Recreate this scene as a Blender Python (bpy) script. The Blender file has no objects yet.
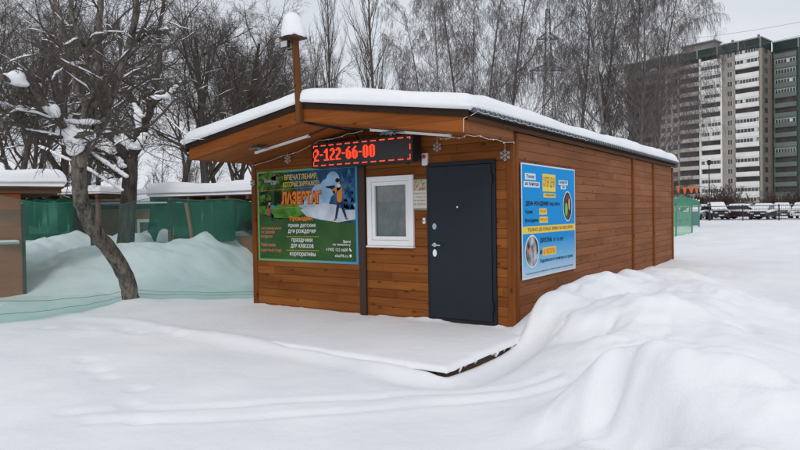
import bpy, bmesh, math, random
import numpy as np
from mathutils import Vector, Matrix

C = bpy.context.scene
COL = C.collection
rad = math.radians

# ------------------------------------------------------------------ camera
CAM = np.array([3.229, -6.994, 1.426])
YAW, PITCH, ROLL, FPX = -35.224, -1.047, -0.915, 627.31      # FPX: focal length for an 800 px wide frame
def cam_basis():
    y, p, r = [math.radians(v) for v in (YAW, PITCH, ROLL)]
    fw = np.array([math.sin(y)*math.cos(p), math.cos(y)*math.cos(p), math.sin(p)])
    rt = np.array([math.cos(y), -math.sin(y), 0.0]); up = np.cross(rt, fw)
    return math.cos(r)*rt+math.sin(r)*up, -math.sin(r)*rt+math.cos(r)*up, fw
RT, UP, FW = cam_basis()
def ray(px, py): return FW+RT*(px-400)/FPX+UP*(225-py)/FPX
def at(px, py, depth): return CAM+ray(px, py)*depth
def at_z(px, py, z):
    v = ray(px, py); return CAM+v*((z-CAM[2])/v[2])
cd = bpy.data.cameras.new('camera'); cam = bpy.data.objects.new('camera', cd); COL.objects.link(cam)
cam.matrix_world = Matrix(((RT[0], UP[0], -FW[0], CAM[0]), (RT[1], UP[1], -FW[1], CAM[1]), (RT[2], UP[2], -FW[2], CAM[2]), (0, 0, 0, 1)))
cd.sensor_width = 36; cd.lens = 36*FPX/800; cd.clip_start = 0.05; cd.clip_end = 3000
C.camera = cam

# ------------------------------------------------------------------ light
SUN_EL, SUN_ROT = 40, 150          # degrees; heading measured from +y towards +x
w = bpy.data.worlds.new('World'); C.world = w; w.use_nodes = True
nt = w.node_tree; nt.nodes.clear()
def nd(t, typ, **kw):
    n = t.nodes.new(typ)
    for k, v in kw.items(): setattr(n, k, v)
    return n
out = nd(nt, 'ShaderNodeOutputWorld'); bg = nd(nt, 'ShaderNodeBackground'); bg.inputs[1].default_value = 0.1
sky = nd(nt, 'ShaderNodeTexSky', sky_type='NISHITA', sun_disc=False)
sky.sun_elevation = rad(SUN_EL); sky.sun_rotation = rad(SUN_ROT); sky.air_density = 1.5; sky.dust_density = 4
tc = nd(nt, 'ShaderNodeTexCoord'); mp = nd(nt, 'ShaderNodeMapping'); mp.inputs['Scale'].default_value = (1.2, 1.2, 4.0)
nz = nd(nt, 'ShaderNodeTexNoise'); nz.inputs['Scale'].default_value = 1.6; nz.inputs['Detail'].default_value = 5
rp = nd(nt, 'ShaderNodeValToRGB')
rp.color_ramp.elements[0].position = .32; rp.color_ramp.elements[0].color = (6.5, 6.9, 7.6, 1)
rp.color_ramp.elements[1].position = .68; rp.color_ramp.elements[1].color = (8.2, 8.5, 9.1, 1)
mx = nd(nt, 'ShaderNodeMixRGB'); mx.inputs[0].default_value = .93     # a closed cloud layer over the blue sky
L = nt.links.new
L(tc.outputs['Generated'], mp.inputs[0]); L(mp.outputs[0], nz.inputs['Vector']); L(nz.outputs['Fac'], rp.inputs[0])
L(sky.outputs[0], mx.inputs[1]); L(rp.outputs[0], mx.inputs[2]); L(mx.outputs[0], bg.inputs[0]); L(bg.outputs[0], out.inputs[0])
sl = bpy.data.lights.new('sun', 'SUN'); sl.energy = 0.9; sl.angle = rad(18); sl.color = (1, .96, .9)
so = bpy.data.objects.new('sun', sl); COL.objects.link(so)
sd = Vector((math.sin(rad(SUN_ROT))*math.cos(rad(SUN_EL)), math.cos(rad(SUN_ROT))*math.cos(rad(SUN_EL)), math.sin(rad(SUN_EL))))
so.rotation_euler = sd.to_track_quat('Z', 'Y').to_euler(); so.location = (0, -20, 30)
vs = C.view_settings; vs.view_transform = 'Standard'; vs.look = 'None'; vs.exposure = 0.0; vs.gamma = 1; vs.use_curve_mapping = False
C.cycles.max_bounces = 8; C.cycles.transparent_max_bounces = 16

# ------------------------------------------------------------------ materials
def mat(name, col=(.5, .5, .5), rough=.7, metal=0.0, noise=None, bump=None, spec=None, emit=None, scale_vec=None):
    """plain principled material; noise=(scale, amount) varies the brightness, bump=(scale, strength)"""
    m = bpy.data.materials.new(name); m.use_nodes = True; t = m.node_tree; b = t.nodes['Principled BSDF']
    b.inputs['Base Color'].default_value = (*col, 1); b.inputs['Roughness'].default_value = rough; b.inputs['Metallic'].default_value = metal
    if spec is not None: b.inputs['Specular IOR Level'].default_value = spec
    if emit: b.inputs['Emission Color'].default_value = (*emit[:3], 1); b.inputs['Emission Strength'].default_value = emit[3]
    if noise or bump:
        co = nd(t, 'ShaderNodeTexCoord'); mpn = nd(t, 'ShaderNodeMapping')
        if scale_vec: mpn.inputs['Scale'].default_value = scale_vec
        t.links.new(co.outputs['Object'], mpn.inputs[0])
    if noise:
        n = nd(t, 'ShaderNodeTexNoise'); n.inputs['Scale'].default_value = noise[0]; n.inputs['Detail'].default_value = 6
        t.links.new(mpn.outputs[0], n.inputs['Vector'])
        r = nd(t, 'ShaderNodeMapRange'); r.inputs[1].default_value = .25; r.inputs[2].default_value = .75
        r.inputs[3].default_value = 1-noise[1]; r.inputs[4].default_value = 1+noise[1]
        t.links.new(n.outputs['Fac'], r.inputs[0])
        v = nd(t, 'ShaderNodeVectorMath', operation='SCALE'); v.inputs[0].default_value = col
        t.links.new(r.outputs[0], v.inputs['Scale']); t.links.new(v.outputs[0], b.inputs['Base Color'])
    if bump:
        n = nd(t, 'ShaderNodeTexNoise'); n.inputs['Scale'].default_value = bump[0]; n.inputs['Detail'].default_value = 8
        t.links.new(mpn.outputs[0], n.inputs['Vector'])
        bp = nd(t, 'ShaderNodeBump'); bp.inputs['Strength'].default_value = bump[1]; bp.inputs['Distance'].default_value = .02
        t.links.new(n.outputs['Fac'], bp.inputs['Height']); t.links.new(bp.outputs[0], b.inputs['Normal'])
    return m

def wood(name, axis, plank=.15, cdark=(.13, .040, .010), clight=(.31, .107, .026), across='Z', off=0.0, joints=False):
    """stained pine boards: grain along one axis, a tone of its own for each board, growth streaks and knots"""
    m = bpy.data.materials.new(name); m.use_nodes = True; t = m.node_tree; b = t.nodes['Principled BSDF']; k = t.links.new
    b.inputs['Roughness'].default_value = .7; b.inputs['Specular IOR Level'].default_value = .1
    co = nd(t, 'ShaderNodeTexCoord'); sp = nd(t, 'ShaderNodeSeparateXYZ'); k(co.outputs['Object'], sp.inputs[0])
    ad = nd(t, 'ShaderNodeMath', operation='ADD'); ad.inputs[1].default_value = off; k(sp.outputs[across], ad.inputs[0])
    dv = nd(t, 'ShaderNodeMath', operation='DIVIDE'); dv.inputs[1].default_value = plank; k(ad.outputs[0], dv.inputs[0])
    fl = nd(t, 'ShaderNodeMath', operation='FLOOR'); k(dv.outputs[0], fl.inputs[0])
    wn = nd(t, 'ShaderNodeTexWhiteNoise', noise_dimensions='1D'); k(fl.outputs[0], wn.inputs['W'])
    tone = wn.outputs['Value']
    # coordinates along / across the grain, shifted per board
    sh = nd(t, 'ShaderNodeMath', operation='MULTIPLY'); sh.inputs[1].default_value = 37.0; k(wn.outputs['Value'], sh.inputs[0])
    al = nd(t, 'ShaderNodeMath', operation='ADD'); k(sp.outputs[axis], al.inputs[0]); k(sh.outputs[0], al.inputs[1])
    jd = nd(t, 'ShaderNodeMath', operation='DIVIDE'); jd.inputs[1].default_value = 2.3; k(al.outputs[0], jd.inputs[0])
    jf = nd(t, 'ShaderNodeMath', operation='FLOOR'); k(jd.outputs[0], jf.inputs[0]); jr = nd(t, 'ShaderNodeMath', operation='FRACT'); k(jd.outputs[0], jr.inputs[0])
    jl = nd(t, 'ShaderNodeMapRange'); jl.inputs[1].default_value = .0012; jl.inputs[2].default_value = .0022; jl.inputs[3].default_value = .35; jl.inputs[4].default_value = 1.0; k(jr.outputs[0], jl.inputs[0])
    if joints:
        jc = nd(t, 'ShaderNodeCombineXYZ'); k(fl.outputs[0], jc.inputs[0]); k(jf.outputs[0], jc.inputs[1])
        w2 = nd(t, 'ShaderNodeTexWhiteNoise', noise_dimensions='2D'); k(jc.outputs[0], w2.inputs['Vector']); tone = w2.outputs['Value']
    cb = nd(t, 'ShaderNodeCombineXYZ'); k(al.outputs[0], cb.inputs[0]); k(sp.outputs[across], cb.inputs[1]); k(fl.outputs[0], cb.inputs[2])
    mp1 = nd(t, 'ShaderNodeMapping'); mp1.inputs['Scale'].default_value = (1.6, 34, .37); k(cb.outputs[0], mp1.inputs[0])
    n1 = nd(t, 'ShaderNodeTexNoise'); n1.inputs['Scale'].default_value = 1.0; n1.inputs['Detail'].default_value = 6; n1.inputs['Distortion'].default_value = .6
    k(mp1.outputs[0], n1.inputs['Vector'])
    mp2 = nd(t, 'ShaderNodeMapping'); mp2.inputs['Scale'].default_value = (.9, 3, .37); k(cb.outputs[0], mp2.inputs[0])
    n2 = nd(t, 'ShaderNodeTexNoise'); n2.inputs['Scale'].default_value = 1.0; n2.inputs['Detail'].default_value = 3; k(mp2.outputs[0], n2.inputs['Vector'])
    a1 = nd(t, 'ShaderNodeMath', operation='MULTIPLY_ADD'); a1.inputs[1].default_value = .55; k(n1.outputs['Fac'], a1.inputs[0])
    a2 = nd(t, 'ShaderNodeMath', operation='MULTIPLY'); a2.inputs[1].default_value = .55; k(n2.outputs['Fac'], a2.inputs[0]); k(a2.outputs[0], a1.inputs[2])
    a3 = nd(t, 'ShaderNodeMath', operation='MULTIPLY_ADD'); a3.inputs[1].default_value = .26; k(tone, a3.inputs[0]); k(a1.outputs[0], a3.inputs[2])
    r = nd(t, 'ShaderNodeValToRGB'); r.color_ramp.elements[0].position = .42; r.color_ramp.elements[0].color = (*cdark, 1)
    r.color_ramp.elements[1].position = .95; r.color_ramp.elements[1].color = (*clight, 1); k(a3.outputs[0], r.inputs[0])
    mp3 = nd(t, 'ShaderNodeMapping'); mp3.inputs['Scale'].default_value = (3.2, 6.5, 1.0); k(cb.outputs[0], mp3.inputs[0])
    vo = nd(t, 'ShaderNodeTexVoronoi', voronoi_dimensions='2D'); vo.inputs['Scale'].default_value = 1.0; k(mp3.outputs[0], vo.inputs['Vector'])
    kr = nd(t, 'ShaderNodeMapRange'); kr.inputs[1].default_value = .04; kr.inputs[2].default_value = .16; kr.inputs[3].default_value = .42; kr.inputs[4].default_value = 1.0
    k(vo.outputs['Distance'], kr.inputs[0])
    kc = nd(t, 'ShaderNodeSeparateColor'); k(vo.outputs['Color'], kc.inputs[0]); kg = nd(t, 'ShaderNodeMath', operation='LESS_THAN'); kg.inputs[1].default_value = .68; k(kc.outputs[0], kg.inputs[0])
    km = nd(t, 'ShaderNodeMath', operation='MAXIMUM'); k(kr.outputs[0], km.inputs[0]); k(kg.outputs[0], km.inputs[1])
    kj = nd(t, 'ShaderNodeMath', operation='MULTIPLY'); k(km.outputs[0], kj.inputs[0]); k(jl.outputs[0], kj.inputs[1])
    ml = nd(t, 'ShaderNodeVectorMath', operation='SCALE'); k(r.outputs[0], ml.inputs[0]); k((kj if joints else km).outputs[0], ml.inputs['Scale'])
    k(ml.outputs[0], b.inputs['Base Color'])
    bp = nd(t, 'ShaderNodeBump'); bp.inputs['Strength'].default_value = .25; bp.inputs['Distance'].default_value = .004
    k(n1.outputs['Fac'], bp.inputs['Height']); k(bp.outputs[0], b.inputs['Normal'])
    return m

def snow_mat(name, fine=True):
    m = bpy.data.materials.new(name); m.use_nodes = True; t = m.node_tree; b = t.nodes['Principled BSDF']; k = t.links.new
    b.inputs['Base Color'].default_value = (.86, .87, .90, 1); b.inputs['Roughness'].default_value = .75; b.inputs['Specular IOR Level'].default_value = .25
    co = nd(t, 'ShaderNodeTexCoord')
    n0 = nd(t, 'ShaderNodeTexNoise'); n0.inputs['Scale'].default_value = .9; n0.inputs['Detail'].default_value = 6; k(co.outputs['Object'], n0.inputs['Vector'])
    r = nd(t, 'ShaderNodeValToRGB'); r.color_ramp.elements[0].position = .3; r.color_ramp.elements[0].color = (.80, .815, .85, 1)
    r.color_ramp.elements[1].position = .7; r.color_ramp.elements[1].color = (.885, .89, .91, 1); k(n0.outputs['Fac'], r.inputs[0]); k(r.outputs[0], b.inputs['Base Color'])
    n1 = nd(t, 'ShaderNodeTexNoise'); n1.inputs['Scale'].default_value = 9; n1.inputs['Detail'].default_value = 7; n1.inputs['Roughness'].default_value = .62; k(co.outputs['Object'], n1.inputs['Vector'])
    n2 = nd(t, 'ShaderNodeTexNoise'); n2.inputs['Scale'].default_value = 140; n2.inputs['Detail'].default_value = 3; k(co.outputs['Object'], n2.inputs['Vector'])
    b1 = nd(t, 'ShaderNodeBump'); b1.inputs['Strength'].default_value = .22; b1.inputs['Distance'].default_value = .05; k(n1.outputs['Fac'], b1.inputs['Height'])
    b2 = nd(t, 'ShaderNodeBump'); b2.inputs['Strength'].default_value = .45 if fine else .05; b2.inputs['Distance'].default_value = .006
    k(n2.outputs['Fac'], b2.inputs['Height']); k(b1.outputs[0], b2.inputs['Normal']); k(b2.outputs[0], b.inputs['Normal'])
    return m

def bark_mat(name, c1, c2, sc=(14, 14, 3)):
    m = bpy.data.materials.new(name); m.use_nodes = True; t = m.node_tree; b = t.nodes['Principled BSDF']; k = t.links.new
    b.inputs['Roughness'].default_value = .9; b.inputs['Specular IOR Level'].default_value = .15
    co = nd(t, 'ShaderNodeTexCoord'); mp_ = nd(t, 'ShaderNodeMapping'); mp_.inputs['Scale'].default_value = sc; k(co.outputs['Object'], mp_.inputs[0])
    n = nd(t, 'ShaderNodeTexNoise'); n.inputs['Scale'].default_value = 1; n.inputs['Detail'].default_value = 8; n.inputs['Roughness'].default_value = .7; k(mp_.outputs[0], n.inputs['Vector'])
    r = nd(t, 'ShaderNodeValToRGB'); r.color_ramp.elements[0].position = .35; r.color_ramp.elements[0].color = (*c1, 1)
    r.color_ramp.elements[1].position = .68; r.color_ramp.elements[1].color = (*c2, 1); k(n.outputs['Fac'], r.inputs[0]); k(r.outputs[0], b.inputs['Base Color'])
    bp = nd(t, 'ShaderNodeBump'); bp.inputs['Strength'].default_value = .7; bp.inputs['Distance'].default_value = .03; k(n.outputs['Fac'], bp.inputs['Height']); k(bp.outputs[0], b.inputs['Normal'])
    return m

def net_mat(name, tint, body, fac):
    """woven plastic netting too fine to resolve: part thread, part gap"""
    m = bpy.data.materials.new(name); m.use_nodes = True; t = m.node_tree; t.nodes.clear(); k = t.links.new
    o = nd(t, 'ShaderNodeOutputMaterial'); mxs = nd(t, 'ShaderNodeMixShader'); tr = nd(t, 'ShaderNodeBsdfTransparent'); tr.inputs[0].default_value = (*tint, 1)
    df = nd(t, 'ShaderNodeBsdfDiffuse'); df.inputs[0].default_value = (*body, 1)
    co = nd(t, 'ShaderNodeTexCoord'); n = nd(t, 'ShaderNodeTexNoise'); n.inputs['Scale'].default_value = 2.2; n.inputs['Detail'].default_value = 5; k(co.outputs['Object'], n.inputs['Vector'])
    r = nd(t, 'ShaderNodeMapRange'); r.inputs[1].default_value = .3; r.inputs[2].default_value = .7; r.inputs[3].default_value = fac*.75; r.inputs[4].default_value = min(1, fac*1.25)
    k(n.outputs['Fac'], r.inputs[0]); k(r.outputs[0], mxs.inputs[0]); k(tr.outputs[0], mxs.inputs[1]); k(df.outputs[0], mxs.inputs[2]); k(mxs.outputs[0], o.inputs[0])
    return m

M = {}
M['snow'] = snow_mat('snow'); M['roof_snow'] = snow_mat('roof_snow', False)
M['wall_x'] = wood('front_boards', 'X', .12, joints=True, off=.1); M['wall_y'] = wood('side_boards', 'Y', .12, joints=True, off=.1, cdark=(.17, .063, .026), clight=(.31, .123, .053))
M['post'] = wood('post_wood', 'Z', .4, (.11, .033, .008), (.25, .085, .022), 'X'); M['fascia'] = wood('fascia_wood', 'X', .6, (.15, .043, .009), (.33, .100, .022))
M['soffit'] = wood('soffit_boards', 'X', .14, (.15, .044, .010), (.34, .110, .027), 'Y')
M['oldwood'] = wood('old_wood', 'X', .2, (.05, .03, .018), (.13, .08, .05))
M['dark_metal'] = mat('dark_brown_metal', (.032, .022, .017), .9, 0, (20, .2), spec=.03); M['roofing'] = mat('roofing', (.16, .19, .21), .5, .2)
M['door'] = mat('door_paint', (.011, .017, .026), .5, 0, (30, .12), (160, .15), spec=.3); M['door_frame'] = mat('door_frame_paint', (.008, .012, .018), .5, spec=.3)
M['chrome'] = mat('chrome', (.7, .7, .72), .25, 1); M['white_plastic'] = mat('white_plastic', (.8, .81, .82), .4, 0, (3, .04)); M['badge'] = mat('badge_blue', (.35, .45, .55), .4)
M['black'] = mat('black_plastic', (.012, .012, .013), .5); M['rubber'] = mat('cable_rubber', (.012, .012, .012), .7)
M['trim'] = mat('dark_trim', (.035, .016, .009), .6, 0, (18, .3), scale_vec=(1, 1, .1))
M['red_lamp'] = mat('red_lens', (.6, .02, .02), .25)
M['glass'] = mat('dull_glass', (.10, .095, .09), .12, 0, (5, .45), spec=.6); M['curtain'] = mat('net_curtain', (.50, .48, .45), .9, 0, (7, .35))
def pane_mat():
    m = bpy.data.materials.new('window_pane'); m.use_nodes = True; t = m.node_tree; t.nodes.clear(); k = t.links.new
    o = nd(t, 'ShaderNodeOutputMaterial'); mxs = nd(t, 'ShaderNodeMixShader'); tr = nd(t, 'ShaderNodeBsdfTransparent'); tr.inputs[0].default_value = (.78, .80, .80, 1)
    gl = nd(t, 'ShaderNodeBsdfGlossy'); gl.inputs['Roughness'].default_value = .03; fr = nd(t, 'ShaderNodeFresnel'); fr.inputs[0].default_value = 1.6
    k(fr.outputs[0], mxs.inputs[0]); k(tr.outputs[0], mxs.inputs[1]); k(gl.outputs[0], mxs.inputs[2]); k(mxs.outputs[0], o.inputs[0]); return m
M['pane'] = pane_mat()
M['aluminium'] = mat('lamp_white', (.78, .78, .78), .4); M['tinsel'] = mat('tinsel_blue', (.42, .6, .72), .35, .5, (40, .5)); M['paper'] = mat('white_paper', (.72, .74, .78), .7)
M['twine'] = mat('white_string', (.72, .72, .70), .6)
M['bark'] = bark_mat('bark', (.038, .031, .026), (.26, .23, .195), (13, 13, 5)); M['bark_far'] = bark_mat('bark_dark', (.035, .029, .024), (.12, .10, .085)); M['twig'] = mat('twigs', (.092, .076, .064), .9, 0, (2, .3)); M['twig_near'] = mat('twigs_near', (.078, .064, .054), .9, 0, (2, .3))
M['birch_bark'] = bark_mat('birch_bark', (.05, .045, .042), (.30, .29, .28), (5, 5, 3)); M['birch_twig'] = mat('birch_twigs', (.145, .122, .116), .9, 0, (2, .3))
M['poplar'] = mat('poplar_twigs', (.10, .088, .072), .9, 0, (2, .3))

# ------------------------------------------------------------------ mesh builder
class MB:
    def __init__(s): s.v = []; s.f = []; s.n = 0; s.av = []; s.af = []
    def vert(s, p): s.v.append((float(p[0]), float(p[1]), float(p[2]))); s.n += 1; return s.n-1
    def face(s, *i): s.f.append(tuple(i))
    def poly(s, pts): s.face(*[s.vert(p) for p in pts])
    def box(s, x0, y0, z0, x1, y1, z1, F=None):
        c = [(x0, y0, z0), (x1, y0, z0), (x1, y1, z0), (x0, y1, z0), (x0, y0, z1), (x1, y0, z1), (x1, y1, z1), (x0, y1, z1)]
        i = [s.vert(F(*p) if F else p) for p in c]
        for q in ((0, 3, 2, 1), (4, 5, 6, 7), (0, 1, 5, 4), (1, 2, 6, 5), (2, 3, 7, 6), (3, 0, 4, 7)): s.face(*[i[k] for k in q])
        return s
    def hexa(s, c):
        i = [s.vert(p) for p in c]
        for q in ((0, 3, 2, 1), (4, 5, 6, 7), (0, 1, 5, 4), (1, 2, 6, 5), (2, 3, 7, 6), (3, 0, 4, 7)): s.face(*[i[k] for k in q])
        return s
    def prism(s, pts, F0, F1):
        """pts: 2-D outline (counter-clockwise), F0/F1 map it to the back / front face"""
        a = [s.vert(F0(*p)) for p in pts]; b = [s.vert(F1(*p)) for p in pts]; n = len(pts)
        s.face(*reversed(a)); s.face(*b)
        for i in range(n): s.face(a[i], a[(i+1) % n], b[(i+1) % n], b[i])
        return s
    def tube(s, pts, r, n=8, cap=True):
        pts = [np.array(p, float) for p in pts]; r = [r]*len(pts) if np.isscalar(r) else r; rings = []; prev = None
        for i, p in enumerate(pts):
            t = pts[min(i+1, len(pts)-1)]-pts[max(i-1, 0)]; t = t/(np.linalg.norm(t)+1e-9)
            if prev is None:
                a = np.array([0, 0, 1.]) if abs(t[2]) < .9 else np.array([1., 0, 0]); u = np.cross(t, a)
            else: u = prev-t*np.dot(prev, t)
            u = u/(np.linalg.norm(u)+1e-9); prev = u; w_ = np.cross(t, u)
            rings.append([s.vert(p+r[i]*(math.cos(2*math.pi*k/n)*u+math.sin(2*math.pi*k/n)*w_)) for k in range(n)])
        for a, b in zip(rings, rings[1:]):
            for k in range(n): s.face(a[k], a[(k+1) % n], b[(k+1) % n], b[k])
        if cap: s.face(*reversed(rings[0])); s.face(*rings[-1])
        return s
    def grid(s, P):
        """P: array (a, b, 3)"""
        a, b = P.shape[:2]; base = s.n
        for p in P.reshape(-1, 3): s.vert(p)
        for i in range(a-1):
            for j in range(b-1): s.face(base+i*b+j, base+i*b+j+1, base+(i+1)*b+j+1, base+(i+1)*b+j)
        return s
    def disc(s, c, u, v, ru, rv, n=24, th=None):
        c, u, v = map(np.array, (c, u, v)); pts = [c+ru*math.cos(2*math.pi*k/n)*u+rv*math.sin(2*math.pi*k/n)*v for k in range(n)]
        s.poly(pts); return s
    def arrays(s, V, F): s.av.append(np.asarray(V, float)); s.af.append(np.asarray(F, int)); return s
    def build(s, name, m, parent=None, bevel=0, smooth=False, loc=None, mods=None, bseg=2):
        root = parent
        while root is not None and root.parent is not None: root = root.parent
        org = np.array(root.location if root is not None else (loc if loc is not None else (0, 0, 0)), float)
        me = bpy.data.meshes.new(name)
        if s.av:
            V = np.concatenate(s.av); off = 0; Fs = []
            for v, f in zip(s.av, s.af): Fs.append(f+off); off += len(v)
            F = np.concatenate(Fs); k = F.shape[1]
            me.vertices.add(len(V)); me.vertices.foreach_set('co', (V-org).ravel().astype(np.float32))
            me.loops.add(F.size); me.loops.foreach_set('vertex_index', F.ravel().astype(np.int32))
            me.polygons.add(len(F)); me.polygons.foreach_set('loop_start', np.arange(0, F.size, k, dtype=np.int32))
            me.polygons.foreach_set('loop_total', np.full(len(F), k, dtype=np.int32)); me.update(calc_edges=True)
        else:
            me.from_pydata([tuple(np.array(p)-org) for p in s.v], [], s.f)
            if bevel:
                b = bmesh.new(); b.from_mesh(me)
                bmesh.ops.bevel(b, geom=list(b.edges), offset=bevel, segments=bseg, affect='EDGES', clamp_overlap=True, profile=.5)
                b.to_mesh(me); b.free()
        me.validate(); me.update()
        if smooth: me.polygons.foreach_set('use_smooth', np.ones(len(me.polygons), dtype=bool))
        if m is not None: me.materials.append(m)
        o = bpy.data.objects.new(name, me); COL.objects.link(o)
        if root is not None:
            o.parent = parent
        else: o.location = org
        return o
def tag(o, label, cat, group=None, kind=None):
    o['label'] = label; o['category'] = cat
    if group: o['group'] = group
    if kind: o['kind'] = kind
    return o
def thing(name, label, cat, loc=(0, 0, 0), group=None):
    o = bpy.data.objects.new(name, None); COL.objects.link(o); o.location = [float(v) for v in loc]; o.empty_display_size = .2
    return tag(o, label, cat, group)
def dup(root, loc=None, rotz=0, scale=1, label=None, group=None):
    """a copy of a thing with copies of its parts and sub-parts"""
    r = root.copy(); COL.objects.link(r)
    if loc is not None: r.location = [float(v) for v in loc]
    r.rotation_euler = (0, 0, rotz); r.scale = (scale,)*3
    if label: r['label'] = label
    if group: r['group'] = group
    for ch in list(root.children):
        c = ch.copy(); COL.objects.link(c); c.parent = r
        for g in list(ch.children):
            d = g.copy(); COL.objects.link(d); d.parent = c
    return r

def hash2(ix, iy, seed):
    h = (ix*374761393+iy*668265263+seed*974711) & 0xFFFFFFFF
    h = ((h ^ (h >> 13))*1274126177) & 0xFFFFFFFF
    return ((h ^ (h >> 16)) & 0xFFFF)/65535.0
def vnoise(x, y, seed=0):
    x = np.asarray(x, float); y = np.asarray(y, float); ix = np.floor(x).astype(np.int64); iy = np.floor(y).astype(np.int64)
    fx, fy = x-ix, y-iy; fx = fx*fx*fx*(fx*(fx*6-15)+10); fy = fy*fy*fy*(fy*(fy*6-15)+10)
    a, b, c, d = hash2(ix, iy, seed), hash2(ix+1, iy, seed), hash2(ix, iy+1, seed), hash2(ix+1, iy+1, seed)
    return (a*(1-fx)+b*fx)*(1-fy)+(c*(1-fx)+d*fx)*fy-.5
def fbm(x, y, seed=0, octv=4):
    s_, a = 0, 1.0
    for o in range(octv): s_ = s_+a*vnoise(x*2**o+17.3*o, y*2**o-9.1*o, seed+o); a *= .5
    return s_
def sstep(e0, e1, x): t = np.clip((x-e0)/(e1-e0), 0, 1); return t*t*(3-2*t)

# ------------------------------------------------------------------ ground
W, LEN, FRONT = 4.629, 8.568, 1.204          # cabin width, length, depth of the porch roof
HSIDE, HBEAM, SLOPE = 2.35, 2.264, 0.147
# x, y, height, radius across, radius along, angle of each heap of cleared snow
HEAPS = [(.42, .10, .50, .42, .42, 0), (.46, .62, .52, .50, .60, 0), (.55, 1.3, .54, .62, .75, 0), (.75, 2.2, .50, .80, 1.0, 0), (.8, 3.6, .42, 1.0, 1.4, 0), (.7, 5.4, .20, 1.2, 1.5, 0), (1.35, .3, .46, .85, .95, 0),
         (1.6, 1.6, .42, 1.1, 1.5, 0), (1.5, -.8, .30, .6, .7, 0), (.92, -.28, .34, .42, .42, 0), (*at(690, 281, 8.3)[:2], .33, .95, 1.1, 0), (*at(650, 300, 6.9)[:2], .40, .7, .7, 0), (2.2, -.5, .34, .9, 1.0, 0),
         (2.19, -2.90, .66, .52, .42, 0), (2.52, -3.12, .62, .55, .46, 0), (2.95, -3.25, .56, .7, .55, 0), (3.6, -3.5, .48, 1.0, .8, 0), (2.6, -2.0, .22, .7, .6, 0), (2.8, -4.2, .46, .75, .75, 0), (2.2, -3.9, .24, .42, .6, 0)]
TRACKS = [[(-1.6, -4.6), (-.45, -3.45), (.22, -2.86), (.95, -2.2), (1.15, -1.7)], [(-1.25, -4.6), (-.12, -3.62), (.5, -2.98), (1.12, -2.35), (1.3, -1.9)]]
def seg_dist(x, y, P):
    d = np.full(np.shape(x), 1e9)
    for (ax, ay), (bx, by) in zip(P, P[1:]):
        t = np.clip(((x-ax)*(bx-ax)+(y-ay)*(by-ay))/((bx-ax)**2+(by-ay)**2), 0, 1)
        d = np.minimum(d, np.hypot(x-ax-t*(bx-ax), y-ay-t*(by-ay)))
    return d
rng0 = random.Random(4)
DENTS = [(-3.1+.42*i+rng0.uniform(-.1, .1), -3.5-.16*i+rng0.uniform(-.12, .12), .10, .024) for i in range(6)] + \
        [(-5.4+.33*i+rng0.uniform(-.06, .06), -2.9+.14*(i % 2)+.1*i, .10, .028) for i in range(7)] + \
        [(*at(614, 372, 3.85)[:2], .11, .10), (*at(606, 388, 3.8)[:2], .10, .08), (*at(600, 402, 3.7)[:2], .10, .05), (*at(630, 366, 3.9)[:2], .12, .05), (*at(694, 331, 5.0)[:2], .11, .10), (2.02, -2.62, .14, .05), (2.30, -3.55, .24, .14), (2.2, -3.25, .16, .06), (2.35, .35, .15, .12), (1.15, -.6, .3, .05), (1.4, .5, .25, .05), (1.9, -3.3, .2, .06)]
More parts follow.
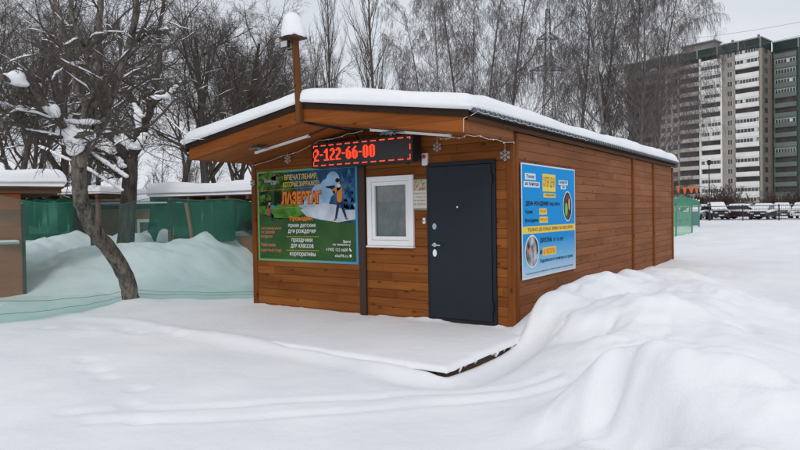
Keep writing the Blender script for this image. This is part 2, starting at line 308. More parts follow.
def ground_h(x, y):
    h = .22*sstep(1.5, 8.5, y)+.05*fbm(x*.35, y*.35, 3)*sstep(0, 3, np.abs(x+2)+np.abs(y+1)-2.5)+.012*fbm(x*2.1, y*2.1, 8, 4)+.03*fbm(x*.9, y*.9, 21, 3)
    # platform step in front of the porch, snow ploughed lower in front of it and to its right
    low = 1-sstep(-2.42, -2.10, y+.10*fbm(x*1.3, y*0, 5))
    low = np.maximum(low, sstep(.22, .40, x)*(1-sstep(-.5, .6, y)))
    wdt = 1-sstep(.2, 5.5, -x)*.72
    h = h-.07*low*wdt
    inside = sstep(-2.1, -1.3, x)*(1-sstep(.20, .30, x))*sstep(-2.2, -2.06, y)*(1-sstep(.4, .8, y))
    flat = sstep(-6, -4.5, x)*(1-sstep(.2, .5, x))*sstep(-2.3, -1.9, y)*(1-sstep(.5, 1.5, y))
    h = h*(1-.6*flat)-.10*inside
    h = h+.022*np.exp(-((y+2.12+.05*np.sin(x*3)+.06*vnoise(x*2, y*0, 6))/.12)**2)*sstep(-6.5, -5, x)*(1-sstep(-1.6, -.4, x))
    h = h-.085*np.exp(-(((x-.42)/.26)**4+((y+1.35)/.95)**4))-.07*np.exp(-(((x-.0)/.32)**2+((y+2.34)/.2)**2))
    # heaps of cleared snow
    e = np.zeros(np.shape(x))
    for cx, cy, hh, rx, ry, an in HEAPS:
        d = ((x-cx)/rx)**2+((y-cy)/ry)**2
        e = e+(hh*np.exp(-d*.95))**3
    m = np.cbrt(e)
    h = h+m*(1+.16*fbm(x*1.5, y*1.5, 31, 3)+.10*fbm(x*4.2, y*4.2, 33, 4))+.035*np.minimum(m/.3, 1)*fbm(x*2.6, y*2.6, 35, 3)
    cr = np.abs(fbm(x*1.9+3, y*1.9-2, 37, 3)); h = h-.035*np.minimum(m/.3, 1)*np.maximum(0, 1-cr/.10)*sstep(-.1, .25, fbm(x*.8, y*.8, 39, 2))
    for T in TRACKS:
        d = seg_dist(x, y, T); h = h-(.014+.014*vnoise(x*2.3, y*2.3, 77))*np.exp(-(d/.05)**2)+.004*np.exp(-((d-.11)/.05)**2)
    for cx, cy, r, dp in DENTS: h = h-dp*np.exp(-(((x-cx)**2+(y-cy)**2)/r**2)**1.7)
    # the bank behind the netting, and a little cone round the foot of the crooked tree
    bx = -x-6.7-.12*(y-0)
    bank = sstep(0, 2.2, bx)*sstep(-1.7, 1.1, y+.2*(-x-8))*(1-sstep(25, 60, -x))*(1-sstep(14, 40, y))
    h = h+bank*(.80+.42*fbm(x*.75, y*.75, 41, 5)+.16*fbm(x*2.4, y*2.4, 44, 3))+.10*np.exp(-((x+6.5)**2+(y+1.03)**2)/.30**2)
    far = sstep(12, 30, np.hypot(x, y)); h = h+far*.12*fbm(x*.12, y*.12, 51, 4)
    h = h+.05*sstep(9, 14, y)*(1-sstep(30, 60, y))*fbm(x*1.1, y*.5, 55, 4)
    h = h+.045*np.exp(-(np.maximum(0, -y-.03)/.07)**2)*(y > -.5)*(y < .3)*sstep(-4.75, -4.5, x)*(1-sstep(-2.3, -1.7, x))*np.maximum(0, .35+1.6*fbm(x*2.3, y*0, 81, 4))
    return h+2.0*sstep(90, 180, y)
def axis_pts(c, n=820, a=2.0, b=6.0): u = np.linspace(-1, 1, n); return c+a*np.sinh(b*u)
gx, gy = np.meshgrid(axis_pts(1.2), axis_pts(-3.0), indexing='ij'); gz = ground_h(gx, gy)
NX = gx.shape[0]; idx = np.arange(NX*NX).reshape(NX, NX)
gb = MB(); gb.arrays(np.stack([gx, gy, gz], -1).reshape(-1, 3), np.stack([idx[:-1, :-1], idx[1:, :-1], idx[1:, 1:], idx[:-1, 1:]], -1).reshape(-1, 4))
g = gb.build('snow_ground', M['snow'], smooth=True); g['kind'] = 'structure'; g['label'] = 'deep white snow cover with shovelled heaps and faint tracks'; g['category'] = 'snow'
def gh(x, y): return float(ground_h(np.array([float(x)]), np.array([float(y)]))[0])

# ------------------------------------------------------------------ cabin
cabin = thing('wooden_cabin', 'brown timber cabin with a low gable porch roof under thick snow', 'cabin')
def planks(mb, u0, u1, z0, z1, F, holes=(), step=.12, top=None):
    """horizontal boards between u0 and u1, cut round rectangular holes; F(u, z, d) maps to the world, d outward"""
    z = z0
    while z < z1-1e-6:
        zt = min(z+step, z1); cuts = [(u0, u1)]
        for (hu0, hu1, hz0, hz1) in holes:
            if hz0 < zt-.002 and hz1 > z+.002:
                new = []
                for a, b in cuts:
                    if hu1 <= a or hu0 >= b: new.append((a, b)); continue
                    if hu0 > a: new.append((a, hu0))
                    if hu1 < b: new.append((hu1, b))
                cuts = new
        pieces = [(a, b, z, zt) for a, b in cuts]
        for (hu0, hu1, hz0, hz1) in holes:               # what is left of a board above or below an opening
            if z < hz0 < zt: pieces.append((hu0, hu1, z, hz0))
            if z < hz1 < zt: pieces.append((hu0, hu1, hz1, zt))
        for a, b, za, zb in pieces:
            g_ = .006                                    # bevelled board edges
            t0, t1 = za+.001, zb-.001; d = .022
            def P(u, zz, dd): return F(u, min(zz, top(u)) if top else zz, dd)
            if top and t0 > max(top(a), top(b), top((a+b)/2)): continue
            us = [a, b] if not top else sorted({a, (a+b)/2, b} | ({-W/2} if a < -W/2 < b else set()))
            for p, q in zip(us, us[1:]):
                prof = [(t0, 0), (t0, d-g_), (t0+g_, d), (t1-g_, d), (t1, d-g_), (t1, 0)]
                A = [mb.vert(P(p, zz, dd)) for zz, dd in prof]; B = [mb.vert(P(q, zz, dd)) for zz, dd in prof]
                for i in range(len(prof)): j = (i+1) % len(prof); mb.face(A[i], B[i], B[j], A[j])
                mb.face(*reversed(A)); mb.face(*B)
        z = zt
ceil_z = lambda x: HBEAM+SLOPE*(W/2-abs(x+W/2))
DOOR = (-1.236, -.241, .026, 2.076); WIN = (-2.237, -1.456, .986, 1.944)
ff = lambda u, z, d: (u, -d, z)
b = MB(); planks(b, -W+.1, -.1, -.1, 2.75, ff, [(DOOR[0]+.004, DOOR[1]-.004, DOOR[2]-.0, DOOR[3]-.004), (WIN[0]+.02, WIN[1]-.02, WIN[2]+.02, WIN[3]-.02)], top=lambda u: ceil_z(u)+.03)
fw = b.build('wall', M['wall_x'], cabin)
b = MB(); planks(b, .012, LEN-.1, -.1, HSIDE+.04, lambda u, z, d: (d-.022, u, z)); b.build('wall', M['wall_y'], cabin)
b = MB(); planks(b, .0, LEN, -.1, HSIDE+.04, lambda u, z, d: (-W+.022-d, u, z)); b.build('wall', M['wall_y'], cabin)
b = MB(); planks(b, -W, 0, -.1, 2.75, lambda u, z, d: (u, LEN-.022+d, z), top=lambda u: ceil_z(u)+.08); b.build('wall', M['wall_x'], cabin)
for (x0, x1) in ((-W-.004, -W+.096), (-.098, .003)):
    MB().box(x0, -.036, -.12, x1, .012, HBEAM+.02).build('corner_post', M['post'], cabin, bevel=.004)
MB().box(-.02, .013, -.12, .016, .075, HSIDE+.03).build('corner_post', M['post'], cabin, bevel=.004)
MB().box(-.02, LEN-.1, -.12, .022, LEN+.004, HSIDE+.03).build('corner_post', M['post'], cabin, bevel=.004)
for y in (5.16, 6.73): MB().box(-.01, y-.05, -.12, .03, y+.05, HSIDE+.045).build('batten', M['post'], cabin, bevel=.004)
MB().box(-2.385, -.062, -.12, -2.272, -.023, 2.10).build('trim_board', M['trim'], cabin, bevel=.004)
MB().box(DOOR[0]-.02, -.03, -.09, DOOR[1]+.02, -.0225, DOOR[2]-.004).build('sill_board', M['wall_x'], cabin)
# door
dr = MB(); x0, x1, z0, z1 = DOOR
for q in ((x0, z0, x0+.05, z1), (x1-.05, z0, x1, z1), (x0+.05, z1-.05, x1-.05, z1), (x0+.05, z0, x1-.05, z0+.04)): dr.box(q[0], -.05, q[1], q[2], .05, q[3])
door = MB().box(x0+.053, -.066, z0+.043, x1-.053, .0, z1-.053).build('door', M['door'], cabin, bevel=.006)
dr.build('door_frame', M['door_frame'], cabin, bevel=.003)
hb = MB(); hb.tube([(-1.115, -.068, 1.012), (-1.115, -.115, 1.012)], .012); hb.tube([(-1.118, -.112, 1.012), (-1.0, -.112, 1.008)], .010, 10); hb.disc((-1.115, -.0685, 1.012), (1, 0, 0), (0, 0, 1), .026, .026)
hb.build('handle', M['chrome'], door, smooth=False)
hd = MB(); F = lambda cx, cz, ru, rv: hd.prism([(cx+ru*math.cos(a*math.pi/14), cz+rv*math.sin(a*math.pi/14)) for a in range(28)], lambda u, v: (u, -.0665, v), lambda u, v: (u, -.073, v))
F(-1.112, .905, .03, .048); hd.build('lock_plate', M['white_plastic'], door)
hd = MB(); F(-1.112, 1.252, .03, .04); hd.build('lock_badge', M['badge'], door)
hd = MB(); F(-.765, 1.497, .012, .012); hd.build('peephole', M['chrome'], door)
for zz in (.26, 1.83): MB().tube([(x1-.045, -.07, zz-.06), (x1-.045, -.07, zz+.06)], .013, 10).build('hinge', M['door_frame'], door, smooth=False)
# window
x0, x1, z0, z1 = WIN
wf = MB()
for q in ((x0, z0, x0+.075, z1), (x1-.075, z0, x1, z1), (x0+.075, z1-.075, x1-.075, z1), (x0+.075, z0, x1-.075, z0+.075)): wf.box(q[0], -.055, q[1], q[2], .03, q[3])
wfo = wf.build('window', M['white_plastic'], cabin, bevel=.005)
ws = MB(); i = .078
for q in ((x0+i, z0+i, x0+i+.05, z1-i), (x1-i-.05, z0+i, x1-i, z1-i), (x0+i+.05, z1-i-.05, x1-i-.05, z1-i), (x0+i+.05, z0+i, x1-i-.05, z0+i+.05)): ws.box(q[0], -.042, q[1], q[2], .02, q[3])
ws.build('sash', M['white_plastic'], wfo, bevel=.004)
MB().box(x0+i+.048, -.012, z0+i+.048, x1-i-.048, -.006, z1-i-.048).build('pane', M['pane'], wfo)
P = np.array([[(x0+i+(x1-x0-2*i)*u/60, .05+.012*math.sin(u*.9+.5*math.sin(u*.21))+.006*math.sin(u*2.3+v*.4), z0+i+(z1-z0-2*i)*v/12) for v in range(13)] for u in range(61)])
b = MB(); b.grid(P[::-1]); b.build('curtain', M['curtain'], wfo, smooth=True)
MB().box(x0-.01, -.075, z0-.025, x1+.01, -.023, z0-.003).build('sill', M['white_plastic'], wfo, bevel=.004)
# roof: soffit boards, barge boards, side beams, dark flashing, corrugated sheets, snow
rz = lambda x, off=0: HBEAM+SLOPE*(W/2-abs(x+W/2))+off
sb = MB(); ny = 9
for k in range(ny):
    ya, yb = -FRONT+.03+k*(FRONT-.03-.03)/ny, -FRONT+.03+(k+1)*(FRONT-.06)/ny-.004
    for xa, xb in ((-W+.02, -W/2), (-W/2, -.02)):
        sb.hexa([(xa, ya, rz(xa)+.004), (xb, ya, rz(xb)+.004), (xb, yb, rz(xb)+.004), (xa, yb, rz(xa)+.004), (xa, ya, rz(xa)+.024), (xb, ya, rz(xb)+.024), (xb, yb, rz(xb)+.024), (xa, yb, rz(xa)+.024)])
roof = MB()
for xa, xb in ((-W-.04, -W/2), (-W/2, .04)):      # roof deck between soffit and sheets
    roof.hexa([(xa, -FRONT+.02, rz(xa)+.135), (xb, -FRONT+.02, rz(xb)+.135), (xb, LEN+.04, rz(xb)+.135), (xa, LEN+.04, rz(xa)+.135),
               (xa, -FRONT+.02, rz(xa)+.22), (xb, -FRONT+.02, rz(xb)+.22), (xb, LEN+.04, rz(xb)+.22), (xa, LEN+.04, rz(xa)+.22)])
roof = roof.build('roof', M['dark_metal'], cabin)
sb.build('soffit', M['soffit'], roof)
for xa, xb in ((-W, -W/2-.002), (-W/2+.002, 0)):
    MB().hexa([(xa, -FRONT-.012, rz(xa)), (xb, -FRONT-.012, rz(xb)), (xb, -FRONT+.018, rz(xb)), (xa, -FRONT+.018, rz(xa)),
               (xa, -FRONT-.012, rz(xa)+.168), (xb, -FRONT-.012, rz(xb)+.168), (xb, -FRONT+.018, rz(xb)+.168), (xa, -FRONT+.018, rz(xa)+.168)]).build('barge_board', M['fascia'], roof, bevel=.003)
for x0_, x1_ in ((-.022, .008), (-W-.008, -W+.022)):
    MB().box(x0_, -FRONT+.02, HBEAM, x1_, -.037, HBEAM+.16).build('side_beam', M['wall_y'], roof, bevel=.003)
fl = MB(); e = .065
for xa, xb in ((-W-e, -W/2), (-W/2, e)):
    fl.hexa([(xa, -FRONT-.03, rz(xa)+.166), (xb, -FRONT-.03, rz(xb)+.166), (xb, -FRONT+.0, rz(xb)+.166), (xa, -FRONT+.0, rz(xa)+.166),
             (xa, -FRONT-.03, rz(xa)+.245), (xb, -FRONT-.03, rz(xb)+.245), (xb, -FRONT+.0, rz(xb)+.245), (xa, -FRONT+.0, rz(xa)+.245)])
fl.box(.045, -FRONT-.028, HBEAM+.172, e, LEN+.05, HBEAM+.212); fl.box(-W-e, -FRONT-.028, HBEAM+.122, -W-.045, LEN+.05, HBEAM+.212)
MB().box(.043, -FRONT-.026, HBEAM+.118, e-.006, LEN+.046, HBEAM+.1715).build('eave_board', wood('eave_wood', 'Y', .3, (.045, .022, .011), (.11, .05, .024)), roof, bevel=.003)
fl.build('flashing', M['dark_metal'], roof)
EAVE = .135
yy = np.arange(-FRONT-.02, LEN+.06, .115/8)
for side in (-1, 1):
    xs = np.array([0, .5, 1.0])*(W/2+EAVE); P = np.zeros((len(yy), 3, 3))
    for j in range(3):
        X = -W/2+side*xs[j]; P[:, j, 0] = X; P[:, j, 1] = yy; P[:, j, 2] = rz(X)+.245+.024*np.sin(yy/.115*2*np.pi)
    Pb = P.copy(); Pb[:, :, 2] -= .004
    mb = MB(); mb.grid(P if side > 0 else P[:, ::-1]); mb.grid(Pb[:, ::-1] if side > 0 else Pb)
    n0 = len(yy)*3
    for i_ in range(len(yy)-1):
        a = i_*3+(2 if side > 0 else 0); bb = n0+i_*3+(0 if side > 0 else 2)
        mb.face(a, a+3, bb+3, bb)
    mb.build('roofing_sheet', M['roofing'], roof, smooth=False)
# snow blanket, rounded at every edge
X0, X1, Y0, Y1 = -W-.10, .10, -FRONT-.075, LEN+.12
def tight(a, b_, n, edge=.14, ne=9):
    t = edge*(1-np.cos(np.linspace(0, np.pi/2, ne)))
    return np.concatenate([a+t, np.linspace(a+edge, b_-edge, n)[1:-1], (b_-t)[::-1]])
sx = tight(X0, X1, 60); sy = tight(Y0, Y1, 120); SX, SY = np.meshgrid(sx, sy, indexing='ij')
wob = .035*fbm(SX*1.3, SY*1.3, 61, 3)
dedge = np.minimum(np.minimum(SX-X0, X1-SX), np.minimum(SY-Y0, Y1-SY)); rr = .14
q = np.clip(dedge/rr, 0, 1); qx = np.clip(np.minimum(SX-X0, X1-SX)/rr, 0, 1); qy = np.clip(np.minimum(SY-Y0, Y1-SY)/rr, 0, 1); prof = np.sqrt(np.maximum(0, 1-(1-qx)**2-(1-qy)**2))
ridge = W/2-np.sqrt((SX+W/2)**2+.03)
top = HBEAM+SLOPE*ridge+.252+(.185+.06*fbm(SX*.6, SY*.6, 63, 3)+.012*fbm(SX*4, SY*4, 64, 2))*(.30+.70*prof)*np.where(q > 0, 1, 1)
botz = HBEAM+SLOPE*(W/2-np.abs(SX+W/2))+.252-.012*(1-q)
# outward bulge and waviness of the rim
PX = SX+np.where(SX > -W/2, 1, -1)*wob*.6*(1-q)*((SX-X0 < rr) | (X1-SX < rr)); PY = SY+wob*.8*(1-q)*((SY-Y0 < rr) | (Y1-SY < rr))
sn = MB(); A = np.stack([PX, PY, top], -1); sn.grid(A[::-1]); B_ = np.stack([PX, PY, botz], -1)
# slanted skirt between the rim and the roof: the rim bulges past the sheets
na, nb = A.shape[:2]; Arow = lambda a, b_: (na-1-a)*nb+b_
rim = [(i_, 0) for i_ in range(na)]+[(na-1, j) for j in range(1, nb)]+[(i_, nb-1) for i_ in range(na-2, -1, -1)]+[(0, j) for j in range(nb-2, 0, -1)]
def inset(i_, j):
    p = B_[i_, j].copy(); p[0] = min(max(p[0], X0+.035), X1-.035); p[1] = min(max(p[1], Y0+.03), Y1-.03); p[2] += .0; return p
mid = [sn.vert((A[i_, j]*.45+B_[i_, j]*.55)+np.array([.012*(1 if i_ == na-1 else -1 if i_ == 0 else 0), .012*(1 if j == nb-1 else -1 if j == 0 else 0), 0])) for i_, j in rim]
low = [sn.vert(inset(i_, j)) for i_, j in rim]
for k in range(len(rim)):
    k2 = (k+1) % len(rim); a, a2 = Arow(*rim[k]), Arow(*rim[k2])
    sn.face(a, mid[k], mid[k2], a2); sn.face(mid[k], low[k], low[k2], mid[k2])
so_ = sn.build('snow_cover', M['roof_snow'], roof, smooth=True)
bm = bmesh.new(); bm.from_mesh(so_.data); bmesh.ops.recalc_face_normals(bm, faces=bm.faces); bm.to_mesh(so_.data); bm.free()

# ------------------------------------------------------------------ porch platform
plat = thing('porch_platform', 'low snow covered board platform below the cabin door', 'platform', (-.8, -1.0, -.1))
pb = MB()
for k in range(15):
    ya = -2.10+k*.14; pb.box(-1.9, ya, -.05, .262, ya+.134, -.018)
pb.build('boards', M['oldwood'], plat, bevel=.003)
pb = MB(); pb.box(.20, -2.08, -.16, .25, .0, -.052); pb.box(-1.9, -2.09, -.16, .20, -2.05, -.052); pb.build('joist', M['oldwood'], plat)
px_, py_ = tight(-2.1, .285, 40, .05, 6), tight(-2.135, -.03, 40, .05, 6); SX, SY = np.meshgrid(px_, py_, indexing='ij')
de = np.minimum(np.minimum(SX+2.1, .285-SX), np.minimum(SY+2.135, 9)); q = np.clip(de/.05, 0, 1)
edge_n = .028*fbm(SX*9, SY*9, 71, 3)*(1-q)
T_ = np.stack([SX+edge_n, SY+edge_n, -.022+.036*np.sqrt(1-(1-q)**2)+.006*fbm(SX*5, SY*5, 72, 3)+.010*fbm(SX*1.5, SY*1.5, 73, 3)-.014*(1-q)+.045*np.exp(-((SY+.03)/.06)**2)*np.maximum(0, .15+1.5*fbm(SX*2.9, SX*0, 83, 4))], -1)
ps = MB(); ps.grid(T_); ps.build('snow_cover', M['snow'], plat, smooth=True)
cl = MB(); rr_ = random.Random(9)
for k in range(13):                                     # clumps clinging to the open edge
    y = rr_.uniform(-2.05, -.2); r = rr_.uniform(.010, .034)
    cl.tube([(.262, y, -.045-rr_.uniform(0, .06)), (.275, y+.01, -.03), (.262, y+.02, -.016)], [r*.5, r, r*.6], 6)
cl.build('snow_clumps', M['snow'], plat, smooth=True)

# ------------------------------------------------------------------ lettering
def text(body, u0, v0, u1, v1, F, d, m, parent, name='lettering', bold=.0, shear=0):
    """writing fitted into the box (u0, v0)-(u1, v1) of a board; F(u, v, d) maps to the world"""
    cu = bpy.data.curves.new('t', 'FONT'); cu.body = body; cu.offset = bold; cu.shear = shear; cu.resolution_u = 3; cu.align_x = 'CENTER'; cu.fill_mode = 'FRONT'
    o = bpy.data.objects.new('t', cu); COL.objects.link(o); bpy.context.view_layer.update()
    me = bpy.data.meshes.new_from_object(o.evaluated_get(bpy.context.evaluated_depsgraph_get())); bpy.data.objects.remove(o); bpy.data.curves.remove(cu)
    V = np.array([v.co[:] for v in me.vertices])
    mb = MB()
    if len(V):
        lo, hi = V.min(0), V.max(0); s_ = np.maximum(hi-lo, 1e-6)
        for p in V: q_ = (p-lo)/s_; mb.vert(F(u0+q_[0]*(u1-u0), v0+q_[1]*(v1-v0), d))
        for f in me.polygons: mb.face(*f.vertices)
    bpy.data.meshes.remove(me)
    return mb.build(name, m, parent)
INK = {k: mat('ink_'+k, c, .6, spec=.1) for k, c in dict(yellow=(.78, .60, .10), white=(.8, .8, .8), orange=(.80, .22, .03), pink=(.72, .24, .16), red=(.55, .05, .02), black=(.015, .02, .03), gold=(.45, .33, .05), skin=(.6, .34, .22), navy=(.02, .03, .07), jacket=(.65, .24, .04),
      palewhite=(.68, .74, .82), hair=(.02, .012, .01), grey=(.25, .25, .26), lime=(.16, .5, .12), brownred=(.35, .10, .03), maroon=(.25, .02, .02), cloud=(.30, .50, .72), icy=(.06, .22, .45), fir=(.012, .05, .12), leaf=(.04, .12, .02), darkleaf=(.008, .022, .008), meadow=(.07, .24, .03), lilac=(.5, .4, .5)).items()}

def print_mat(name, c1, c2, sc, lo=.35, hi=.65, vec=(1, 1, 1)):
    m = bpy.data.materials.new(name); m.use_nodes = True; t = m.node_tree; b = t.nodes['Principled BSDF']; b.inputs['Roughness'].default_value = .6; b.inputs['Specular IOR Level'].default_value = .1
    co = nd(t, 'ShaderNodeTexCoord'); mpn = nd(t, 'ShaderNodeMapping'); mpn.inputs['Scale'].default_value = vec; t.links.new(co.outputs['Object'], mpn.inputs[0])
    n = nd(t, 'ShaderNodeTexNoise'); n.inputs['Scale'].default_value = sc; n.inputs['Detail'].default_value = 5; t.links.new(mpn.outputs[0], n.inputs['Vector'])
    r = nd(t, 'ShaderNodeValToRGB'); r.color_ramp.elements[0].position = lo; r.color_ramp.elements[0].color = (*c1, 1); r.color_ramp.elements[1].position = hi; r.color_ramp.elements[1].color = (*c2, 1)
    t.links.new(n.outputs['Fac'], r.inputs[0]); t.links.new(r.outputs[0], b.inputs['Base Color']); return m
def ramp_mat(name, axis, stops):
    m = bpy.data.materials.new(name); m.use_nodes = True; t = m.node_tree; b = t.nodes['Principled BSDF']; b.inputs['Roughness'].default_value = .6; b.inputs['Specular IOR Level'].default_value = .1
    co = nd(t, 'ShaderNodeTexCoord'); sp = nd(t, 'ShaderNodeSeparateXYZ'); t.links.new(co.outputs['Generated'], sp.inputs[0])
    r = nd(t, 'ShaderNodeValToRGB'); e = r.color_ramp.elements
    while len(e) < len(stops): e.new(.5)
    for k, (p, c) in enumerate(stops): e[k].position = p; e[k].color = (*c, 1)
    t.links.new(sp.outputs[axis], r.inputs[0]); t.links.new(r.outputs[0], b.inputs['Base Color']); return m

# ------------------------------------------------------------------ green banner on the porch wall
BX0, BX1, BZ0, BZ1 = -4.492, -2.421, .707, 2.131
ban = thing('advertising_banner', 'green laser tag banner with summer and winter halves on the porch wall', 'banner', (BX0, -.04, BZ0))
FB = lambda u, v, d: (BX0+u*(BX1-BX0), -.034-d, BZ1-v*(BZ1-BZ0))
def bpoly(mb, pts, d): mb.poly([FB(u, v, d) for u, v in pts][::-1] if area(pts) < 0 else [FB(u, v, d) for u, v in pts]); return mb
def area(p): return sum(p[i][0]*p[(i+1) % len(p)][1]-p[(i+1) % len(p)][0]*p[i][1] for i in range(len(p)))*-1
def blob(cu, cv, ru, rv, n=20, wob=0, rng=random): return [(cu+ru*(1+wob*rng.uniform(-1, 1))*math.cos(2*math.pi*k/n), cv+rv*(1+wob*rng.uniform(-1, 1))*math.sin(2*math.pi*k/n)) for k in range(n)]
MB().box(BX0, -.034, BZ0, BX1, -.0235, BZ1).build('panel', ramp_mat('banner_border', 'X', [(0, (.14, .33, .11)), (.45, (.16, .36, .20)), (1, (.07, .27, .48))]), ban)
b = MB(); bpoly(b, [(.018, .025), (.982, .025), (.982, .975), (.018, .975)], .001); b.build('green_field', print_mat('banner_green', (.026, .075, .026), (.045, .11, .034), 2.2), ban)
b = MB(); bpoly(b, [(.018, .025), (.50, .025), (.47, .2), (.50, .38), (.55, .50), (.4, .55), (.2, .53), (.018, .48)], .0018); b.build('summer_picture', print_mat('banner_forest', (.006, .016, .006), (.07, .16, .03), 3.6, .42, .72, (1, 1, 1.3)), ban)
b = MB(); bpoly(b, [(.018, .39), (.2, .375), (.50, .37), (.53, .47), (.4, .525), (.2, .52), (.018, .46)], .0022); b.build('summer_meadow', print_mat('banner_meadow', (.04, .14, .02), (.12, .33, .05), 6), ban)
b = MB(); bpoly(b, [(.30, .025), (.982, .025), (.982, .58), (.8, .57), (.6, .545), (.52, .50), (.46, .40), (.42, .22), (.36, .12)], .0026); b.build('winter_picture', print_mat('banner_winter', (.012, .045, .10), (.05, .14, .26), 3.4), ban)
b = MB(); rg = random.Random(2)
for c in ((.66, .30, .10, .13), (.60, .36, .10, .09), (.73, .22, .075, .10), (.78, .15, .065, .10), (.52, .36, .09, .07)): bpoly(b, blob(*c), .003+.0001*c[0])
b.build('snowy_hill', print_mat('banner_hill', (.16, .32, .50), (.36, .54, .72), 3), ban)
b = MB(); bpoly(b, [(.46, .44), (.55, .39), (.7, .375), (.84, .40), (.982, .385), (.982, .545), (.82, .575), (.66, .545), (.52, .51)], .0034); b.build('snow_field', print_mat('banner_snow', (.30, .38, .48), (.62, .68, .76), 2.4), ban)
b = MB()
for (u, v0, v1, hw) in ((.86, .08, .42, .045), (.93, .03, .44, .05), (.965, .1, .43, .03), (.895, .18, .43, .035)):
    for k in range(5):
        a = v0+(v1-v0)*k/5; bpoly(b, [(u, a-.02), (min(.98, u+hw*(.4+.6*(k+1)/5)), a+(v1-v0)/4.4), (u-hw*(.4+.6*(k+1)/5), a+(v1-v0)/4.4)], .0038+.0002*k)
b.build('snowy_firs', print_mat('banner_firs', (.008, .045, .12), (.10, .26, .45), 9, .4, .75), ban)
b = MB()
for c in ((.13, .06, .1, .05), (.06, .16, .05, .06), (.22, .09, .06, .05), (.3, .2, .05, .05), (.08, .3, .06, .05)): bpoly(b, blob(*c, 16, .25, rg), .003)
b.build('foliage', print_mat('banner_leaves', (.02, .06, .012), (.14, .26, .05), 14), ban)
b = MB(); bpoly(b, [(.19, .2), (.205, .2), (.215, .40), (.185, .40)], .0032); bpoly(b, [(.09, .22), (.10, .22), (.105, .42), (.088, .42)], .0032); b.build('trunks', INK['darkleaf'], ban)
def capsule(a, c, r0, r1, n=7):
    ax, ay = a; bx_, by_ = c; asp = (BX1-BX0)/(BZ1-BZ0); dx, dy = (bx_-ax)*asp, by_-ay; th = math.atan2(dy, dx); P = []
    for k in range(n): t = th+math.pi/2+math.pi*k/(n-1); P.append((ax+r0*math.cos(t)/asp, ay+r0*math.sin(t)))
    for k in range(n): t = th-math.pi/2+math.pi*k/(n-1); P.append((bx_+r1*math.cos(t)/asp, by_+r1*math.sin(t)))
    return P
def figure(parts, nm):
    for k, (mname, shapes) in enumerate(parts):
        b = MB()
        for s_ in shapes: bpoly(b, s_, .0052+.0004*k)
        b.build(nm, INK[mname], ban)
figure([('navy', [capsule((.835, .345), (.805, .53), .022, .013), capsule((.845, .345), (.895, .52), .022, .013)]), ('brownred', [capsule((.80, .545), (.79, .55), .012, .01), capsule((.895, .535), (.91, .54), .012, .01)]),
        ('jacket', [capsule((.842, .23), (.84, .34), .036, .034), capsule((.84, .22), (.79, .265), .02, .015), capsule((.79, .265), (.765, .22), .014, .011)]),
        ('palewhite', [blob(.835, .2, .016, .02)]), ('skin', [blob(.818, .165, .015, .026), blob(.762, .215, .008, .012)]), ('hair', [blob(.824, .145, .019, .022)]),
        ('navy', [[(.715, .20), (.80, .195), (.80, .225), (.77, .235), (.75, .225), (.715, .215)]]), ('grey', [capsule((.70, .207), (.72, .207), .004, .004)])], 'winter_player')
figure([('navy', [capsule((.125, .47), (.165, .50), .02, .016), capsule((.165, .50), (.16, .55), .016, .01)]), ('brownred', [capsule((.125, .40), (.12, .47), .028, .03), capsule((.13, .40), (.155, .42), .014, .01)]),
        ('skin', [blob(.135, .355, .013, .022)]), ('hair', [blob(.132, .34, .014, .014)]), ('icy', [[(.135, .40), (.21, .385), (.212, .402), (.165, .425), (.14, .42)]])], 'summer_player')
b = MB(); bpoly(b, [(.02, .215), (.60, .20), (.60, .203), (.02, .219)], .006); bpoly(b, [(.15, .415), (.62, .40), (.62, .403), (.15, .419)], .006)
b.build('beam_line', INK['orange'], ban)
tx = lambda s_, u0, u1, v0, v1, ink, bold=.012, d=.0065, name='lettering': text(s_, u0, 1-v1, u1, 1-v0, lambda u, v, dd: FB(u, 1-v, dd), d, INK[ink], ban, name, bold)
tx('ВПЕЧАТЛЕНИЯ,', .30, .635, .055, .12, 'yellow', .015); tx('КОТОРЫЕ ЗАРЯЖАЮТ!', .285, .65, .132, .185, 'yellow', .015)
tx('ЛАЗЕРТАГ', .262, .672, .235, .385, 'brownred', .10, .0063, 'headline_shadow'); tx('ЛАЗЕРТАГ', .268, .665, .24, .375, 'orange', .03, .0068, 'headline')
tx('Лазер', .08, .17, .09, .135, 'lilac', .03, name='logo'); tx('таг', .15, .22, .115, .155, 'lilac', .03, name='logo')
b = MB()
for k in range(10): a = k*math.pi/5; bpoly(b, [(.20+.02*math.cos(a)-.002, .085+.035*math.sin(a)), (.20+.02*math.cos(a)+.003, .085+.035*math.sin(a)+.004), (.20+.034*math.cos(a+.1), .085+.06*math.sin(a+.1))], .0066)
b.build('logo', INK['lilac'], ban)
tx('Проводим:', .35, .585, .505, .565, 'orange', .03)
tx('яркие детские', .33, .61, .59, .635, 'white', .006); tx('дни рождения', .33, .61, .648, .70, 'white', .006)
tx('праздники', .365, .575, .745, .795, 'white', .006); tx('для классов', .355, .585, .805, .855, 'white', .006); tx('корпоративы', .345, .605, .895, .945, 'white', .006)
tx('Активируем', .035, .255, .62, .655, 'pink', .0); tx('на свежем', .035, .185, .665, .695, 'pink', .0); tx('воздухе!', .035, .16, .71, .75, 'pink', .0)
tx('Работаем', .035, .19, .80, .84, 'pink', .0); tx('круглый год!', .035, .255, .86, .905, 'pink', .0)
tx('Звони', .865, .935, .755, .785, 'white'); tx('по телефону', .77, .935, .79, .82, 'white'); tx('+7902 122 6600', .705, .91, .84, .872, 'white', .0); tx('ekat96.ru', .79, .91, .90, .932, 'white', .0)
b = MB()
for v in (.725, .873): bpoly(b, [(.31, v), (.64, v-.004), (.64, v+.002), (.31, v+.006)], .006)
